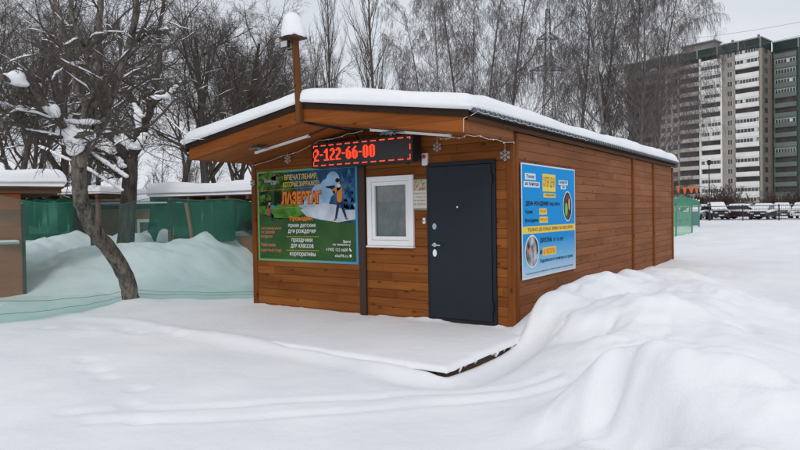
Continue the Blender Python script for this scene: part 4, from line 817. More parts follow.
# ------------------------------------------------------------------ trees
def unit(v): return v/(np.linalg.norm(v)+1e-12)
def rot_about(v, ax, a): ax = unit(ax); return v*math.cos(a)+np.cross(ax, v)*math.sin(a)+ax*np.dot(ax, v)*(1-math.cos(a))
class Tree:
    """levels[k]: n children per branch, length ratio, angle range, start of branching, upward pull, wiggle, segments, radius ratio"""
    def __init__(s, seed, levels): s.r = np.random.RandomState(seed); s.L = levels; s.store = {}
    def polyline(s, p, d, L, lev):
        l = s.L[lev]; n = l['seg']; pts = [p]; st = L/n
        for k in range(n):
            d = unit(d+s.r.normal(0, l['wig'], 3)+np.array([0, 0, l['pull']])/n*1.6); p = p+d*st; pts.append(p)
        return np.array(pts)
    def add(s, pts, rad_, lev): s.store.setdefault((lev, len(pts)), []).append((pts, rad_))
    def children(s, pts, rad_, lev, L):
        if lev+1 >= len(s.L): return
        l = s.L[lev+1]; n = s.r.poisson(l['n']*.15)+int(l['n']*.85+.5); m = len(pts)-1
        for k in range(n):
            t = l['start']+(1-l['start'])*((k+s.r.rand())/max(n, 1)); i = min(int(t*m), m-1); f = t*m-i
            p = pts[i]*(1-f)+pts[i+1]*f; d = unit(pts[i+1]-pts[i]); r = rad_[i]*(1-f)+rad_[i+1]*f
            ax = np.cross(d, s.r.normal(0, 1, 3)); a = s.r.uniform(*l['ang']); cd_ = rot_about(d, ax, a)
            if l.get('lift'): cd_ = unit(cd_+np.array([0, 0, l['lift']]))
            cl_ = L*l['len']*(1.15-.65*t)*s.r.uniform(.7, 1.3)
            if l.get('abs'): cl_ = l['abs']*s.r.uniform(.5, 1.4)
            s.grow(p, cd_, cl_, max(min(r*l['rad'], l.get('rmax', 9)), l['rmin']), lev+1)
    def grow(s, p, d, L, r, lev):
        pts = s.polyline(np.array(p, float), unit(np.array(d, float)), L, lev); l = s.L[lev]; n = len(pts)
        rr = r*(1-np.linspace(0, 1, n)*(1-l['tip'])); s.add(pts, rr, lev); s.children(pts, rr, lev, L)
    def limb(s, pts, r0, r1, lev, sprout=True):
        """a limb traced by hand, refined and left to branch by itself"""
        P = np.array(pts, float); n = 5*(len(P)-1)+1; t = np.linspace(0, len(P)-1, n); Q = np.zeros((n, 3))
        for k, tt in enumerate(t):
            i = min(int(tt), len(P)-2); f = tt-i; p0, p1, p2, p3 = P[max(i-1, 0)], P[i], P[i+1], P[min(i+2, len(P)-1)]
            Q[k] = .5*((2*p1)+(-p0+p2)*f+(2*p0-5*p1+4*p2-p3)*f*f+(-p0+3*p1-3*p2+p3)*f**3)
        Q[1:-1] += s.r.normal(0, .004 if not sprout else .016, (n-2, 3)); rr = np.linspace(r0, r1, n); s.add(Q, rr, lev); sprout and s.children(Q, rr, lev, float(np.linalg.norm(np.diff(Q, axis=0), axis=1).sum())); return Q, rr
    def mesh(s, levs, sides, mb, rough=0):
        for (lev, n), items in s.store.items():
            if lev not in levs: continue
            k = sides[lev] if isinstance(sides, (list, tuple)) else sides
            P = np.array([i[0] for i in items]); R_ = np.array([i[1] for i in items]); N = len(P)
            T = np.zeros_like(P); T[:, 1:-1] = P[:, 2:]-P[:, :-2]; T[:, 0] = P[:, 1]-P[:, 0]; T[:, -1] = P[:, -1]-P[:, -2]
            T /= np.linalg.norm(T, axis=2, keepdims=True)+1e-9
            ref = np.where(np.abs(T[:, :1, 2:3]) > .8, np.array([[[1., 0, 0]]]), np.array([[[0, 0, 1.]]])); ref = np.broadcast_to(ref, T.shape)
            U = np.cross(T, ref); U /= np.linalg.norm(U, axis=2, keepdims=True)+1e-9; V_ = np.cross(T, U)
            a = np.arange(k)*2*np.pi/k; rad_ = R_[:, :, None, None]*np.ones((1, 1, k, 1))
            if rough: rad_ = rad_*(1+s.r.normal(0, rough, rad_.shape))
            ring = P[:, :, None]+rad_*(np.cos(a)[None, None, :, None]*U[:, :, None]+np.sin(a)[None, None, :, None]*V_[:, :, None])
            I = np.arange(N*n*k).reshape(N, n, k); J = np.roll(I, -1, axis=2)
            mb.arrays(ring.reshape(-1, 3), np.stack([I[:, :-1], J[:, :-1], J[:, 1:], I[:, 1:]], -1).reshape(-1, 4))
        return mb
    def snow(s, levs, mb, chance=.5, thick=1.0, rmin=.012):
        """ridges of snow lying on the flatter stretches of the limbs"""
        for (lev, n), items in s.store.items():
            if lev not in levs: continue
            for P, R_ in items:
                i = 0
                while i < n-1:
                    j = i
                    while j < n-1 and R_[j] > rmin and abs(P[j+1][2]-P[j][2]) < .72*np.linalg.norm(P[j+1]-P[j]) and s.r.rand() < (.95 if lev == 1 else .8): j += 1
                    if j-i >= 1 and s.r.rand() < chance:
                        seg = P[i:j+1]; rs = R_[i:j+1]; m = len(seg); k = 6
                        if m < 3: seg = np.array([seg[0], seg.mean(0), seg[-1]]); rs = np.array([rs[0], rs.mean(), rs[-1]]); m = 3
                        t = np.linspace(0, 1, m); wq = np.sqrt(np.maximum(.0, 1-(2*t-1)**4))*.95+.05; w_ = (rs*.9+min(.012, rs.mean()))*thick*wq*(1+s.r.normal(0, .15, m)); w_ = np.abs(w_)
                        T = unit(seg[-1]-seg[0]); U = unit(np.cross(T, np.array([0, 0, 1.]))); c = seg+np.array([0, 0, 1.])*(rs*.55+w_*.45*thick)[:, None]
                        a = np.arange(k)*2*np.pi/k
                        ring = c[:, None]+w_[:, None, None]*(np.cos(a)[None, :, None]*U+np.sin(a)[None, :, None]*np.array([0, 0, .95]))
                        I = np.arange(m*k).reshape(m, k); J = np.roll(I, -1, axis=1); mb.arrays(ring.reshape(-1, 3), np.stack([I[:-1], J[:-1], J[1:], I[1:]], -1).reshape(-1, 4))
                    i = max(j, i+1)
        return mb
def lv(n, ln, ang, start, pull, wig, seg, rad_=.6, rmin=.003, tip=.35, **kw): return dict(n=n, len=ln, ang=(rad(ang[0]), rad(ang[1])), start=start, pull=pull, wig=wig, seg=seg, rad=rad_, rmin=rmin, tip=tip, **kw)
def finish(t, o, tl, cl, sides, mt, mc, snow=None, rough=0):
    t.mesh(tl, sides, MB(), 0)
    mb = MB(); t.mesh(tl, sides, mb, rough); mb.build('trunk', mt, o, smooth=True)
    mb = MB(); t.mesh(cl, sides, mb); mb.build('crown', mc, o)
    if snow:
        mb = MB(); t.snow(snow[0], mb, snow[1], snow[2], .0045)
        if mb.av: mb.build('snow', M['roof_snow'], o, smooth=True)

# -- the crooked tree before the netting and the snowy one behind it: limbs traced at their true distance
LIMB = [lv(0, 1, (0, 0), 0, 0, .05, 8), lv(7, .5, (30, 65), .15, .15, .16, 8, .5, .010, .3), lv(9, .5, (30, 70), .12, .1, .20, 7, .4, .0045, .4), lv(9, .5, (30, 75), .12, .08, .24, 5, .45, .0027, .5), lv(6, .55, (30, 70), .2, .05, .24, 3, .6, .002, .6)]
def on(pts, d0, dd=None): return [at(px, py, d0+(dd[k] if dd else 0)) for k, (px, py) in enumerate(pts)]
tr = thing('bare_tree', 'crooked leaning bare tree in front of the green netting', 'tree', (at(131, 303, 10.5)[0], at(131, 303, 10.5)[1], gh(-6.5, -1.05)))
t = Tree(3, LIMB)
TD = [0, 0, -.1, -.3, -.6, -.85, -1.0, -1.2, -1.3]      # the trunk leans out over the near side of the netting
TK = on([(133, 312), (131, 300), (127, 280), (116, 258), (100, 238), (88, 220), (82, 203), (79, 180), (80, 146)], 10.5, TD)
t.limb(TK, .138, .100, 0, False)
for pts, dd, r0, r1 in (([(80, 158), (74, 142), (64, 128), (45, 106), (20, 86), (-10, 70)], [0, 0, -.1, -.4, -.8, -1.2], .085, .038),
                        ([(80, 166), (87, 135), (94, 100), (96, 60), (99, 20), (104, -30)], [0, 0, .1, .3, .5, .8], .08, .042),
                        ([(80, 160), (94, 136), (110, 102), (126, 55), (133, 25), (137, -25)], [0, 0, -.1, -.3, -.6, -.9], .075, .035),
                        ([(90, 128), (82, 100), (70, 60), (58, 20), (50, -20)], [0, .2, .6, 1.0, 1.3], .055, .03),
                        ([(96, 92), (88, 60), (74, 20), (68, -20)], [0, -.3, -.7, -1], .045, .025),
                        ([(60, 120), (35, 110), (10, 112), (-20, 100)], [-.2, -.5, -.8, -1.2], .045, .025),
                        ([(124, 60), (132, 45), (150, 34), (170, 30)], [-.3, -.4, -.5, -.8], .03, .014)):
    t.limb(on(pts, 9.2, dd), r0, r1, 1)
finish(t, tr, (0, 1), (2, 3, 4), [12, 9, 6, 4, 3], M['bark'], M['twig_near'], ((1, 2, 3), .30, .95), rough=.018)
def clump(parent, spots):
    """drifts caught in the forks: overlapping soft lumps melted into one surface"""
    mb = MB()
    for (px, py, d, sx_, sy_, sz_) in spots:
        c = at(px, py, d); n1, n2 = 9, 14; rows = []
        for i in range(n1):
            row = []
            for j in range(n2):
                th, ph = math.pi*i/(n1-1), 2*math.pi*j/n2; q_ = np.array([math.sin(th)*math.cos(ph), math.sin(th)*math.sin(ph), math.cos(th)])
                k = 1+.22*float(fbm(q_[0]*1.6+px, q_[1]*1.6+q_[2]*1.3+py, 5, 3)); row.append(mb.vert(c+(RT*q_[0]*sx_+np.array([FW[0], FW[1], 0])*q_[1]*sy_+np.array([0, 0, 1.])*q_[2]*sz_)*k))
                if i in (0, n1-1): row = [row[0]]*n2; break
            rows.append(row)
        for a, b in zip(rows, rows[1:]):
            for k in range(n2):
                f = [a[k], b[k], b[(k+1) % n2], a[(k+1) % n2]]; f = [v for q, v in enumerate(f) if v not in f[:q]]; mb.face(*f)
    o = mb.build('snow_drift', M['roof_snow'], parent, smooth=True)
    r = o.modifiers.new('melt', 'REMESH'); r.mode = 'VOXEL'; r.voxel_size = .022; r.use_smooth_shade = True
    q = o.modifiers.new('soften', 'SMOOTH'); q.factor = .5; q.iterations = 5
def along(p0, p1, d0, d1, r, n=7, sag=.25): return [(p0[0]+(p1[0]-p0[0])*k/(n-1), p0[1]+(p1[1]-p0[1])*k/(n-1), d0+(d1-d0)*k/(n-1), r*(.85+.4*((k*7919) % 5)/5), r*.75, r*(.42+sag*((k*31) % 3)/2)) for k in range(n)]
DT = 9.12
clump(tr, along((60, 122), (96, 122), DT, DT, .085)+along((62, 132), (88, 134), DT, DT-.02, .12, 6)+along((66, 142), (84, 140), DT-.03, DT-.03, .12, 4)+[(73, 150, DT-.03, .10, .09, .09), (78, 146, DT-.04, .1, .08, .1)])
clump(tr, along((8, 76), (22, 84), DT-.9, DT-.8, .10, 4)+[(17, 77, DT-.85, .12, .1, .09)])
clump(tr, along((46, 108), (56, 116), DT-.4, DT-.25, .07, 4)+[(55, 111, DT-.3, .08, .07, .10)])
clump(tr, along((-6, 102), (50, 118), DT-.9, DT-.3, .065, 12))
clump(tr, along((10, 126), (58, 134), DT-.5, DT-.2, .04, 12))
c_ = at(128, 250, 14.5); tr2 = thing('bare_tree', 'dark bare tree with snow filled forks behind the green netting', 'tree', (c_[0], c_[1], gh(c_[0], c_[1])-.1))
t = Tree(8, LIMB)
t.limb(on([(124, 262), (126, 240), (128, 205), (130, 178), (131, 160)], 14.5), .20, .15, 0, False)
for pts, dd, r0, r1 in (([(131, 165), (120, 148), (104, 130), (90, 110), (78, 80)], [0, .1, .2, .5, .9], .12, .05), ([(131, 162), (136, 145), (142, 128), (150, 110), (146, 95)], [0, -.1, -.2, -.3, -.3], .11, .07),
                        ([(142, 128), (138, 108), (128, 92), (122, 60), (118, 20)], [-.2, 0, .2, .5, 1], .085, .04), ([(148, 112), (160, 98), (172, 92), (178, 84)], [-.3, -.4, -.6, -.8], .06, .03),
                        ([(131, 160), (122, 175), (104, 168), (85, 150)], [0, -.2, -.4, -.8], .06, .03), ([(150, 108), (158, 70), (160, 30), (166, -20)], [-.3, 0, .4, .9], .07, .035), ([(128, 180), (116, 160), (96, 150), (80, 152)], [0, -.3, -.5, -.6], .05, .03)):
    t.limb(on(pts, 14.5, dd), r0, r1, 1)
finish(t, tr2, (0, 1), (2, 3, 4), [10, 8, 5, 4, 3], M['bark_far'], M['twig_near'], ((1, 2, 3), .36, 1.0), rough=.018)
D2_ = 14.25
clump(tr2, along((96, 142), (122, 166), D2_, D2_, .11, 8)+along((100, 136), (112, 148), D2_, D2_, .10, 4))
clump(tr2, along((82, 146), (126, 176), D2_-.3, D2_-.2, .075, 15))
clump(tr2, along((84, 166), (122, 190), D2_-.4, D2_-.3, .06, 14))
clump(tr2, along((40, 146), (70, 160), D2_-.6, D2_-.5, .06, 10))
clump(tr2, along((137, 112), (139, 128), D2_-.3, D2_-.2, .09, 5)+along((134, 104), (142, 116), D2_-.3, D2_-.3, .08, 4))
clump(tr2, along((124, 142), (136, 148), D2_-.1, D2_-.1, .12, 4)+along((136, 148), (144, 134), D2_-.15, D2_-.2, .10, 4)+along((122, 134), (130, 146), D2_-.1, D2_-.1, .09, 4))
clump(tr2, along((150, 98), (168, 96), D2_-.6, D2_-.9, .09, 6)+along((166, 96), (176, 86), D2_-.9, D2_-1.1, .07, 4))

# -- spreading garden trees behind, three kinds of habit, copied
SPREAD = [lv(0, 1, (0, 0), 0, .3, .05, 8, tip=.45), lv(9, .62, (25, 60), .28, .45, .11, 8, .5, .014, .25), lv(9, .5, (25, 60), .15, .2, .15, 6, .45, .006, .35), lv(9, .48, (25, 65), .15, .1, .18, 4, .45, .0036, .5), lv(6, .5, (25, 65), .15, .0, .2, 3, .6, .0028, .7)]
def spread_tree(seed, h, r, label, lean=(0, 0), stems=1):
    o = thing('bare_tree', label, 'tree', (0, 0, 0)); t = Tree(seed, SPREAD)
    for k in range(stems):
        a = 2*math.pi*k/stems+seed; t.grow((.12*math.cos(a)*(stems > 1), .12*math.sin(a)*(stems > 1), -.3), (lean[0]+.28*math.cos(a)*(stems > 1), lean[1]+.28*math.sin(a)*(stems > 1), 1), h*.62, r, 0)
    finish(t, o, (0, 1), (2, 3, 4), [9, 7, 4, 3, 3], M['bark_far'], M['twig'], ((1, 2), .30, 1.0)); return o
protos = [spread_tree(21, 9.5, .15, ''), spread_tree(22, 10.5, .09, '', stems=3), spread_tree(23, 11.5, .12, '', (.15, 0))]
used = set()
def plant(proto, px, depth, rotz, sc, label, group=None, sink=0.15, py=215):
    p = at(px, py, depth); z = gh(p[0], p[1])-sink
    if id(proto) not in used:
        used.add(id(proto)); proto.location = (p[0], p[1], z); proto.rotation_euler = (0, 0, rotz); proto.scale = (sc,)*3; proto['label'] = label
        if group: proto['group'] = group
        return proto
    return dup(proto, (p[0], p[1], z), rotz, sc, label, group)
GARD = 'bare garden trees behind the stalls'; GL = 'bare dark tree in the tangle of trees behind the snowy stalls'
for k, (i, px, d, rz_, sc) in enumerate([(0, 208, 17.5, .3, .95), (1, 232, 19, 1.2, .95), (2, 10, 17, 2.0, .9), (0, 62, 21, 4.1, 1.1), (2, 172, 22, .9, 1.0), (1, 286, 27, 3.3, 1.05), (0, 258, 25, 2.4, 1.15), (1, 100, 26, .4, 1.25), (2, 300, 34, 5.2, 1.15),
                                         (1, 30, 29, 2.6, 1.3), (1, -25, 20, 5.0, 1.1), (2, 80, 36, .2, 1.5), (1, 250, 40, .9, 1.5), (0, 290, 44, 2.2, 1.35), (2, -40, 30, 3.8, 1.3)]):
    lab = {0: 'bare tree with a forked snowy trunk under the left eave of the cabin', 1: 'many stemmed bare tree rising just left of the porch roof', 5: 'bare tree fanning out behind the snow capped pole'}.get(k, GL)
    plant(protos[i], px, d, rz_, sc, lab, GARD)
# -- columnar poplars
POP = [lv(0, 1, (0, 0), 0, .2, .012, 10, tip=.2), lv(52, .30, (14, 30), .10, .55, .05, 7, .42, .02, .2, rmax=.07), lv(9, .34, (12, 30), .12, .4, .06, 5, .5, .011, .4), lv(5, .4, (12, 35), .15, .25, .08, 3, .6, .008, .6)]
def poplar(seed, h, label, px, d):
    o = thing('poplar_tree', label, 'tree', (0, 0, 0)); t = Tree(seed, POP); t.grow((0, 0, -.3), (0, 0, 1), h, .22, 0); finish(t, o, (0,), (1, 2, 3), [8, 5, 3, 3], M['poplar'], M['poplar']); plant(o, px, d, 0, 1, label); return o
pp = poplar(31, 25, 'tall narrow poplar, the thicker of the two behind the cabin roof', 377, 58)
plant(pp, 333, 62, 2.0, .95, 'tall narrow poplar right of the snow capped pole')
plant(pp, 401, 66, 4.0, .68, 'short pale poplar between the tall poplar and the birches')
plant(pp, 322, 70, 1.0, .8, 'slender poplar half hidden behind the poplar near the pole')
# -- birches with hanging twigs
BIR = [lv(0, 1, (0, 0), 0, .15, .03, 10, tip=.15), lv(24, .30, (30, 62), .22, .35, .07, 7, .38, .02, .2, rmax=.07), lv(9, .42, (25, 60), .2, -.1, .12, 5, .5, .010, .35), lv(8, .60, (25, 70), .15, -1.3, .08, 5, .5, .0062, .6), lv(4, .8, (12, 45), .15, -2.2, .06, 4, .8, .0052, .8)]
def birch(seed, h, lean=(0, 0), stems=1):
    o = thing('birch_tree', '', 'tree', (0, 0, 0)); t = Tree(seed, BIR)
    for k in range(stems):
        a = 2.1*k+seed; t.grow((.4*math.cos(a)*(stems > 1), .4*math.sin(a)*(stems > 1), -.3), (lean[0]+.13*math.cos(a)*(stems > 1), lean[1]+.13*math.sin(a)*(stems > 1), 1), h, .13, 0)
    finish(t, o, (0,), (1, 2, 3, 4), [8, 5, 3, 3, 3], M['birch_bark'], M['birch_twig']); return o
bp_ = [birch(41, 17.5), birch(42, 18, (.05, .03), 2), birch(43, 19, (-.04, .02))]
BIRG = 'birches behind the cabin'; BL = 'bare birch with hanging twigs in the row behind the cabin roof'
for k, (i, px, d, rz_, sc) in enumerate([(0, 447, 46, .5, 1.0), (2, 430, 60, 1.7, 1.1), (1, 480, 47, 2.6, 1.15), (2, 508, 52, 3.9, 1.3), (1, 580, 50, .2, 1.25), (2, 609, 43, 1.1, 1.2), (0, 640, 46, 2.9, 1.18), (2, 655, 54, 4.4, 1.2), (0, 468, 66, 3.6, 1.35), (0, 412, 78, 2.0, 1.0), (1, 626, 52, 4.9, 1.15), (2, 652, 50, 3.3, .95)]):
    plant(bp_[i], px, d, rz_, sc, {0: 'bare birch with hanging twigs, leftmost of the big birches behind the roof', 5: 'bare birch with a pale trunk nearest behind the cabin roof', 6: 'bare birch whose hanging twigs cross the dark end of the apartment block'}.get(k, BL), BIRG)
# -- low bare bushes and a thin young tree by the car park
BUSH = [lv(0, 1, (0, 0), 0, .2, .1, 5, tip=.4), lv(7, .6, (20, 55), .1, .2, .14, 5, .6, .016, .4), lv(7, .5, (20, 60), .15, .1, .16, 4, .6, .012, .5), lv(5, .55, (20, 60), .15, 0, .2, 3, .7, .010, .7)]
def bush(seed, h, n):
    o = thing('bare_bush', '', 'bush', (0, 0, 0)); t = Tree(seed, BUSH); rg = np.random.RandomState(seed)
    for k in range(n): a = rg.rand()*6.28; t.grow((.3*math.cos(a), .3*math.sin(a), -.2), (.55*math.cos(a)*rg.rand(), .55*math.sin(a)*rg.rand(), 1), h*rg.uniform(.6, 1), .04, 0)
    mb = MB(); t.mesh((0, 1, 2, 3), [4, 3, 3, 3], mb); mb.build('branches', mat('bush_twig', (.075, .05, .042), .9), o); return o
bu = bush(51, 2.6, 13)
BUL = 'brown bare bush behind the parked cars before the apartment block'
for k, (px, d, rz_, sc) in enumerate([(704, 76, 0, 1.45), (722, 77, 1, 1.6), (733, 80, .3, 1.3), (738, 88, 2, 1.0), (750, 92, 3, .9), (764, 90, 4, 1.0), (780, 84, 5, 1.35), (797, 86, .6, 1.5), (690, 84, 2.5, 1.2)]): plant(bu, px, d, rz_, sc, BUL, 'bushes before the apartment block')
for k, (px, d, rz_, sc, i) in enumerate([(582, 36, 0, .50, 1), (560, 40, 1.5, .55, 0), (600, 33, 2.2, .45, 2), (632, 38, 3, .52, 1), (655, 42, 4, .5, 0), (520, 44, 4, .6, 2), (676, 60, 5, .62, 1)]): plant(protos[i], px, d, rz_, sc, 'small dark bare tree close behind the far end of the cabin', 'small trees behind the far end of the cabin')
# -- the far wood along the left horizon reads as one mass
FWOOD = [lv(0, 1, (0, 0), 0, .1, .03, 5, tip=.3), lv(16, .36, (25, 60), .2, .3, .1, 4, .5, .03, .3), lv(7, .5, (25, 65), .15, .15, .15, 3, .6, .02, .5), lv(4, .6, (25, 60), .2, .1, .15, 2, .8, .016, .8)]
t = Tree(61, FWOOD); rg = np.random.RandomState(6)
for k in range(45):
    px, d = rg.uniform(-60, 470), rg.uniform(75, 130); p = at(px, 215, d); t.grow((p[0], p[1], 0), (rg.normal(0, .05), rg.normal(0, .05), 1), rg.uniform(8, 14), .14, 0)
mb = MB(); t.mesh((0, 1, 2, 3), [5, 3, 3, 3], mb); fw_ = mb.build('distant_wood', M['twig']); tag(fw_, 'grey brown mass of bare trees along the horizon behind the stalls', 'wood', kind='stuff')

# ------------------------------------------------------------------ pylon and overhead wires
PD = 150.0; p0 = at(550, 206, PD); pyl = thing('power_pylon', 'lattice power pylon with two crossarms standing behind the birches', 'pylon', (p0[0], p0[1], p0[2]-1))
pm = mat('pylon_steel', (.05, .05, .05), .7, 0, (1, .2)); px_m = PD/FPX; zt = (206-6)*px_m+1
LP = lambda x, y, z: np.array([p0[0], p0[1], p0[2]-1])+RT*np.array([1, 1, 0])*x+np.array([FW[0], FW[1], 0])*y+np.array([0, 0, z])
mb = MB(); hw = lambda z: 3.0*(1-z/zt)**1.25*.62+.40
zs = [0]
while zs[-1] < zt-2.5: zs.append(zs[-1]+max(1.2, hw(zs[-1])*1.5))
zs.append(zt-1)
for sx_, sy_ in ((1, 1), (1, -1), (-1, -1), (-1, 1)): mb.tube([LP(sx_*hw(z), sy_*hw(z), z) for z in zs], .085, 4)
for a, c in zip(zs, zs[1:]):
    ring = [(1, 1), (1, -1), (-1, -1), (-1, 1)]
    for k in range(4):
        q, r_ = ring[k], ring[(k+1) % 4]; mb.tube([LP(q[0]*hw(a), q[1]*hw(a), a), LP(r_[0]*hw(c), r_[1]*hw(c), c)], .05, 3); mb.tube([LP(r_[0]*hw(a), r_[1]*hw(a), a), LP(q[0]*hw(c), q[1]*hw(c), c)], .05, 3)
mb.tube([LP(0, 0, zt-2), LP(0, 0, zt+1)], .12, 4); mb.build('tower', pm, pyl)
for py, L_, R_ in ((40, 2.7, 2.5), (71, 4.4, 4.2)):
    z = (206-py)*px_m+1; mb = MB(); h_ = 1.5
    for s_, l_ in ((-1, L_), (1, R_)):
        for sy_ in (-1, 1):
            mb.tube([LP(s_*hw(z)*.6, sy_*hw(z), z), LP(s_*l_, 0, z)], .10, 3); mb.tube([LP(s_*hw(z)*.6, sy_*hw(z), z+h_), LP(s_*l_, 0, z)], .10, 3)
            for k in range(1, 4):
                t_ = k/4; mb.tube([LP(s_*(hw(z)*.6*(1-t_)+l_*t_), sy_*hw(z)*(1-t_), z), LP(s_*(hw(z)*.6*(1-t_)+l_*t_), sy_*hw(z)*(1-t_), z+h_*(1-t_))], .07, 3)
        mb.tube([LP(s_*l_, 0, z), LP(s_*l_, 0, z-1.6)], .10, 4)
    mb.build('crossarm', pm, pyl)
def wire(pts, r, label, name='power_line', sag=0, m=M['rubber'], grp=None, n=24):
    a, c = np.array(pts[0], float), np.array(pts[-1], float); P = [a+(c-a)*k/n-np.array([0, 0, sag*4*(k/n)*(1-k/n)]) for k in range(n+1)]
    mb = MB(); mb.tube(P, r, 4); return tag(mb.build(name, m, None, loc=P[n//2]), label, 'wire', grp)
wg = mat('wire_grey', (.10, .10, .11), .6)
zc = (206-71)*px_m+1
zu = (206-40)*px_m+1
wire([LP(2.5, 0, zu-1.6), at(900, -1, 140)], .032, 'thin overhead wire crossing the sky above the apartment roof, the upper one', m=wg, sag=2.6, grp='overhead wires')
wire([LP(4.2, 0, zc-1.6), at(900, 10, 140)], .032, 'thin overhead wire just above the apartment roof, the lower one', m=wg, sag=1.5, grp='overhead wires')
wire([at(86, 88, 10.5), (-W-.02, -.9, 2.46)], .011, 'black cable slung from the crooked tree to the cabin roof', 'black_cable', .12)

# ------------------------------------------------------------------ snow roofed stalls behind the netting
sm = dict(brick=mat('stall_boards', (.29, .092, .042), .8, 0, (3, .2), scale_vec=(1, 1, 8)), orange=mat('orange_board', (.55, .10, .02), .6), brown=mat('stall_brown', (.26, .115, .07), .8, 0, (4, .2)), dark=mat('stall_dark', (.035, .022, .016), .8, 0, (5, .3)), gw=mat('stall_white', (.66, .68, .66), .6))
def slab(mb, x0, y0, x1, y1, zb, th, seed, F, n=22):
    """a slab of snow with a soft rounded rim"""
    xs, ys = tight(x0, x1, n, .13, 6), tight(y0, y1, n, .13, 6); A_, B_ = np.meshgrid(xs, ys, indexing='ij'); de = np.minimum(np.minimum(A_-x0, x1-A_), np.minimum(B_-y0, y1-B_)); q = np.clip(de/.13, 0, 1)
    Z = zb+th*(.25+.75*np.sqrt(1-(1-q)**2))*(1+.35*fbm(A_*.8+seed, B_*.8, seed, 3)); wv = .05*fbm(A_*1.7, B_*1.7, seed+1, 2)*(1-q)
    P = np.stack([A_+wv, B_+wv, Z], -1); PF = np.array([[F(*P[i, j]) for j in range(P.shape[1])] for i in range(P.shape[0])]); mb.grid(PF)
    na, nb = P.shape[:2]; rim = [(i, 0) for i in range(na)]+[(na-1, j) for j in range(1, nb)]+[(i, nb-1) for i in range(na-2, -1, -1)]+[(0, j) for j in range(nb-2, 0, -1)]
    b0 = mb.n-na*nb; lo = [mb.vert(F(min(max(P[i, j, 0], x0+.03), x1-.03), min(max(P[i, j, 1], y0+.03), y1-.03), zb)) for i, j in rim]
    for k in range(len(rim)): k2 = (k+1) % len(rim); mb.face(b0+rim[k][0]*nb+rim[k][1], lo[k], lo[k2], b0+rim[k2][0]*nb+rim[k2][1])
    mb.face(*lo)
    return mb
def frame_at(px0, px1, depth0, depth1):
    """local frame along the stall's front from screen column px0 to px1: x along, y away from the viewer, z up"""
    a, c = at(px0, 215, depth0), at(px1, 215, depth1); ex = np.array([c[0]-a[0], c[1]-a[1], 0]); Ln = np.linalg.norm(ex); ex /= Ln; ey = np.array([-ex[1], ex[0], 0])
    if ey@np.array([FW[0], FW[1], 0]) < 0: ey = -ey
    return (lambda x, y, z: np.array([a[0], a[1], 0])+ex*x+ey*y+np.array([0, 0, z])), Ln, a
def zpx(py, px, d): return at(px, py, d)[2]
# nearest stall at the left edge
_c = at(21, 215, 11.6); _r = unit(np.array([*(_c-CAM)[:2], 0])); _e = np.array([_r[1], -_r[0], 0]); L1 = 2.7; a1 = _c-_e*L1
_y = unit(_r-_e*.06)
F1 = lambda x, y, z: np.array([a1[0], a1[1], 0])+_e*x+_y*y+np.array([0, 0, z])
s1 = thing('market_stall', 'red brown board stall with an orange strip at the left edge', 'stall', (a1[0], a1[1], -.1))
zr = zpx(193, 10, 11.5)
MB().box(0, 0, -.2, L1, 2.2, zr-.18, F1).build('wall', sm['brick'], s1)
b = MB(); b.box(-.2, -.02, zr-.30, L1+.0, -.004, zr-.02, F1); b.build('orange_band', sm['orange'], s1)
MB().box(L1+.002, -.02, -.2, L1+.06, .05, zr-.2, F1).build('corner_post', sm['dark'], s1)
b = MB()
for k in range(5): b.box(-.4, -.45+k*.62, zr-.02, L1+.62, -.33+k*.62, zr+.07, F1)
b.build('rafter', M['oldwood'], s1)
MB().box(-.5, -.5, zr+.071, L1+.66, 2.5, zr+.11, F1).build('roof', M['oldwood'], s1)
b = MB(); slab(b, -.55, -.55, L1+.68, 2.6, zr+.105, .30, 3, F1); b.build('snow_cover', M['roof_snow'], s1, smooth=True)
b = MB(); b.box(L1-.42, -.07, .98, L1-.04, -.003, 1.01, F1); b.build('shelf', sm['gw'], s1)
b = MB(); slab(b, L1-.42, -.16, L1-.04, -.02, 1.011, .05, 5, F1, 6); b.build('shelf_snow', M['roof_snow'], s1, smooth=True)
# stalls in the row behind
def stall(px0, px1, d0, d1, py_top, label, dep=1.8, th=.26, col='brown', posts=True, over=.25):
    F, Ln, a = frame_at(px0, px1, d0, d1); o = thing('market_stall', label, 'stall', (a[0], a[1], 0)); z = zpx(py_top, (px0+px1)/2, (d0+d1)/2)
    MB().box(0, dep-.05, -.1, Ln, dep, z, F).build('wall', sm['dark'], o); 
    MB().box(0, 0, -.1, Ln, .04, z*.52, F).build('counter_front', sm[col], o)
    for x in (0, Ln-.09): MB().box(x, -.02, -.1, x+.09, .07, z, F).build('post', sm[col], o)
    b = MB(); nj = int(Ln/.45)
    for k in range(nj+1): x = -over+.05+k*(Ln+2*over-.18)/nj; b.box(x, -over-.05, z-.0, x+.08, dep+over, z+.09, F)
    b.build('rafter', M['oldwood'], o); MB().box(-over, -over, z+.091, Ln+over, dep+over, z+.12, F).build('roof', M['oldwood'], o)
    b = MB(); slab(b, -over-.05, -over-.05, Ln+over+.05, dep+over, z+.118, th, int(px1), F); b.build('snow_cover', M['roof_snow'], o, smooth=True)
    return o, F, Ln, z
sB, FB_, LB_, zB_ = stall(24, 99, 17.5, 17.0, 199, 'low stall with snow roof and green shade cloth behind the crooked tree', th=.20)
sC, FC, LC, zC = stall(96, 172, 18.6, 18.2, 208, 'brown stall with a small white window behind the dark snowy tree', th=.22)
MB().box(.1, -.01, .2, LC-.1, .0, zC-.02, FC).build('wall', sm['brown'], sC)
xw = LC*.73; b = MB()
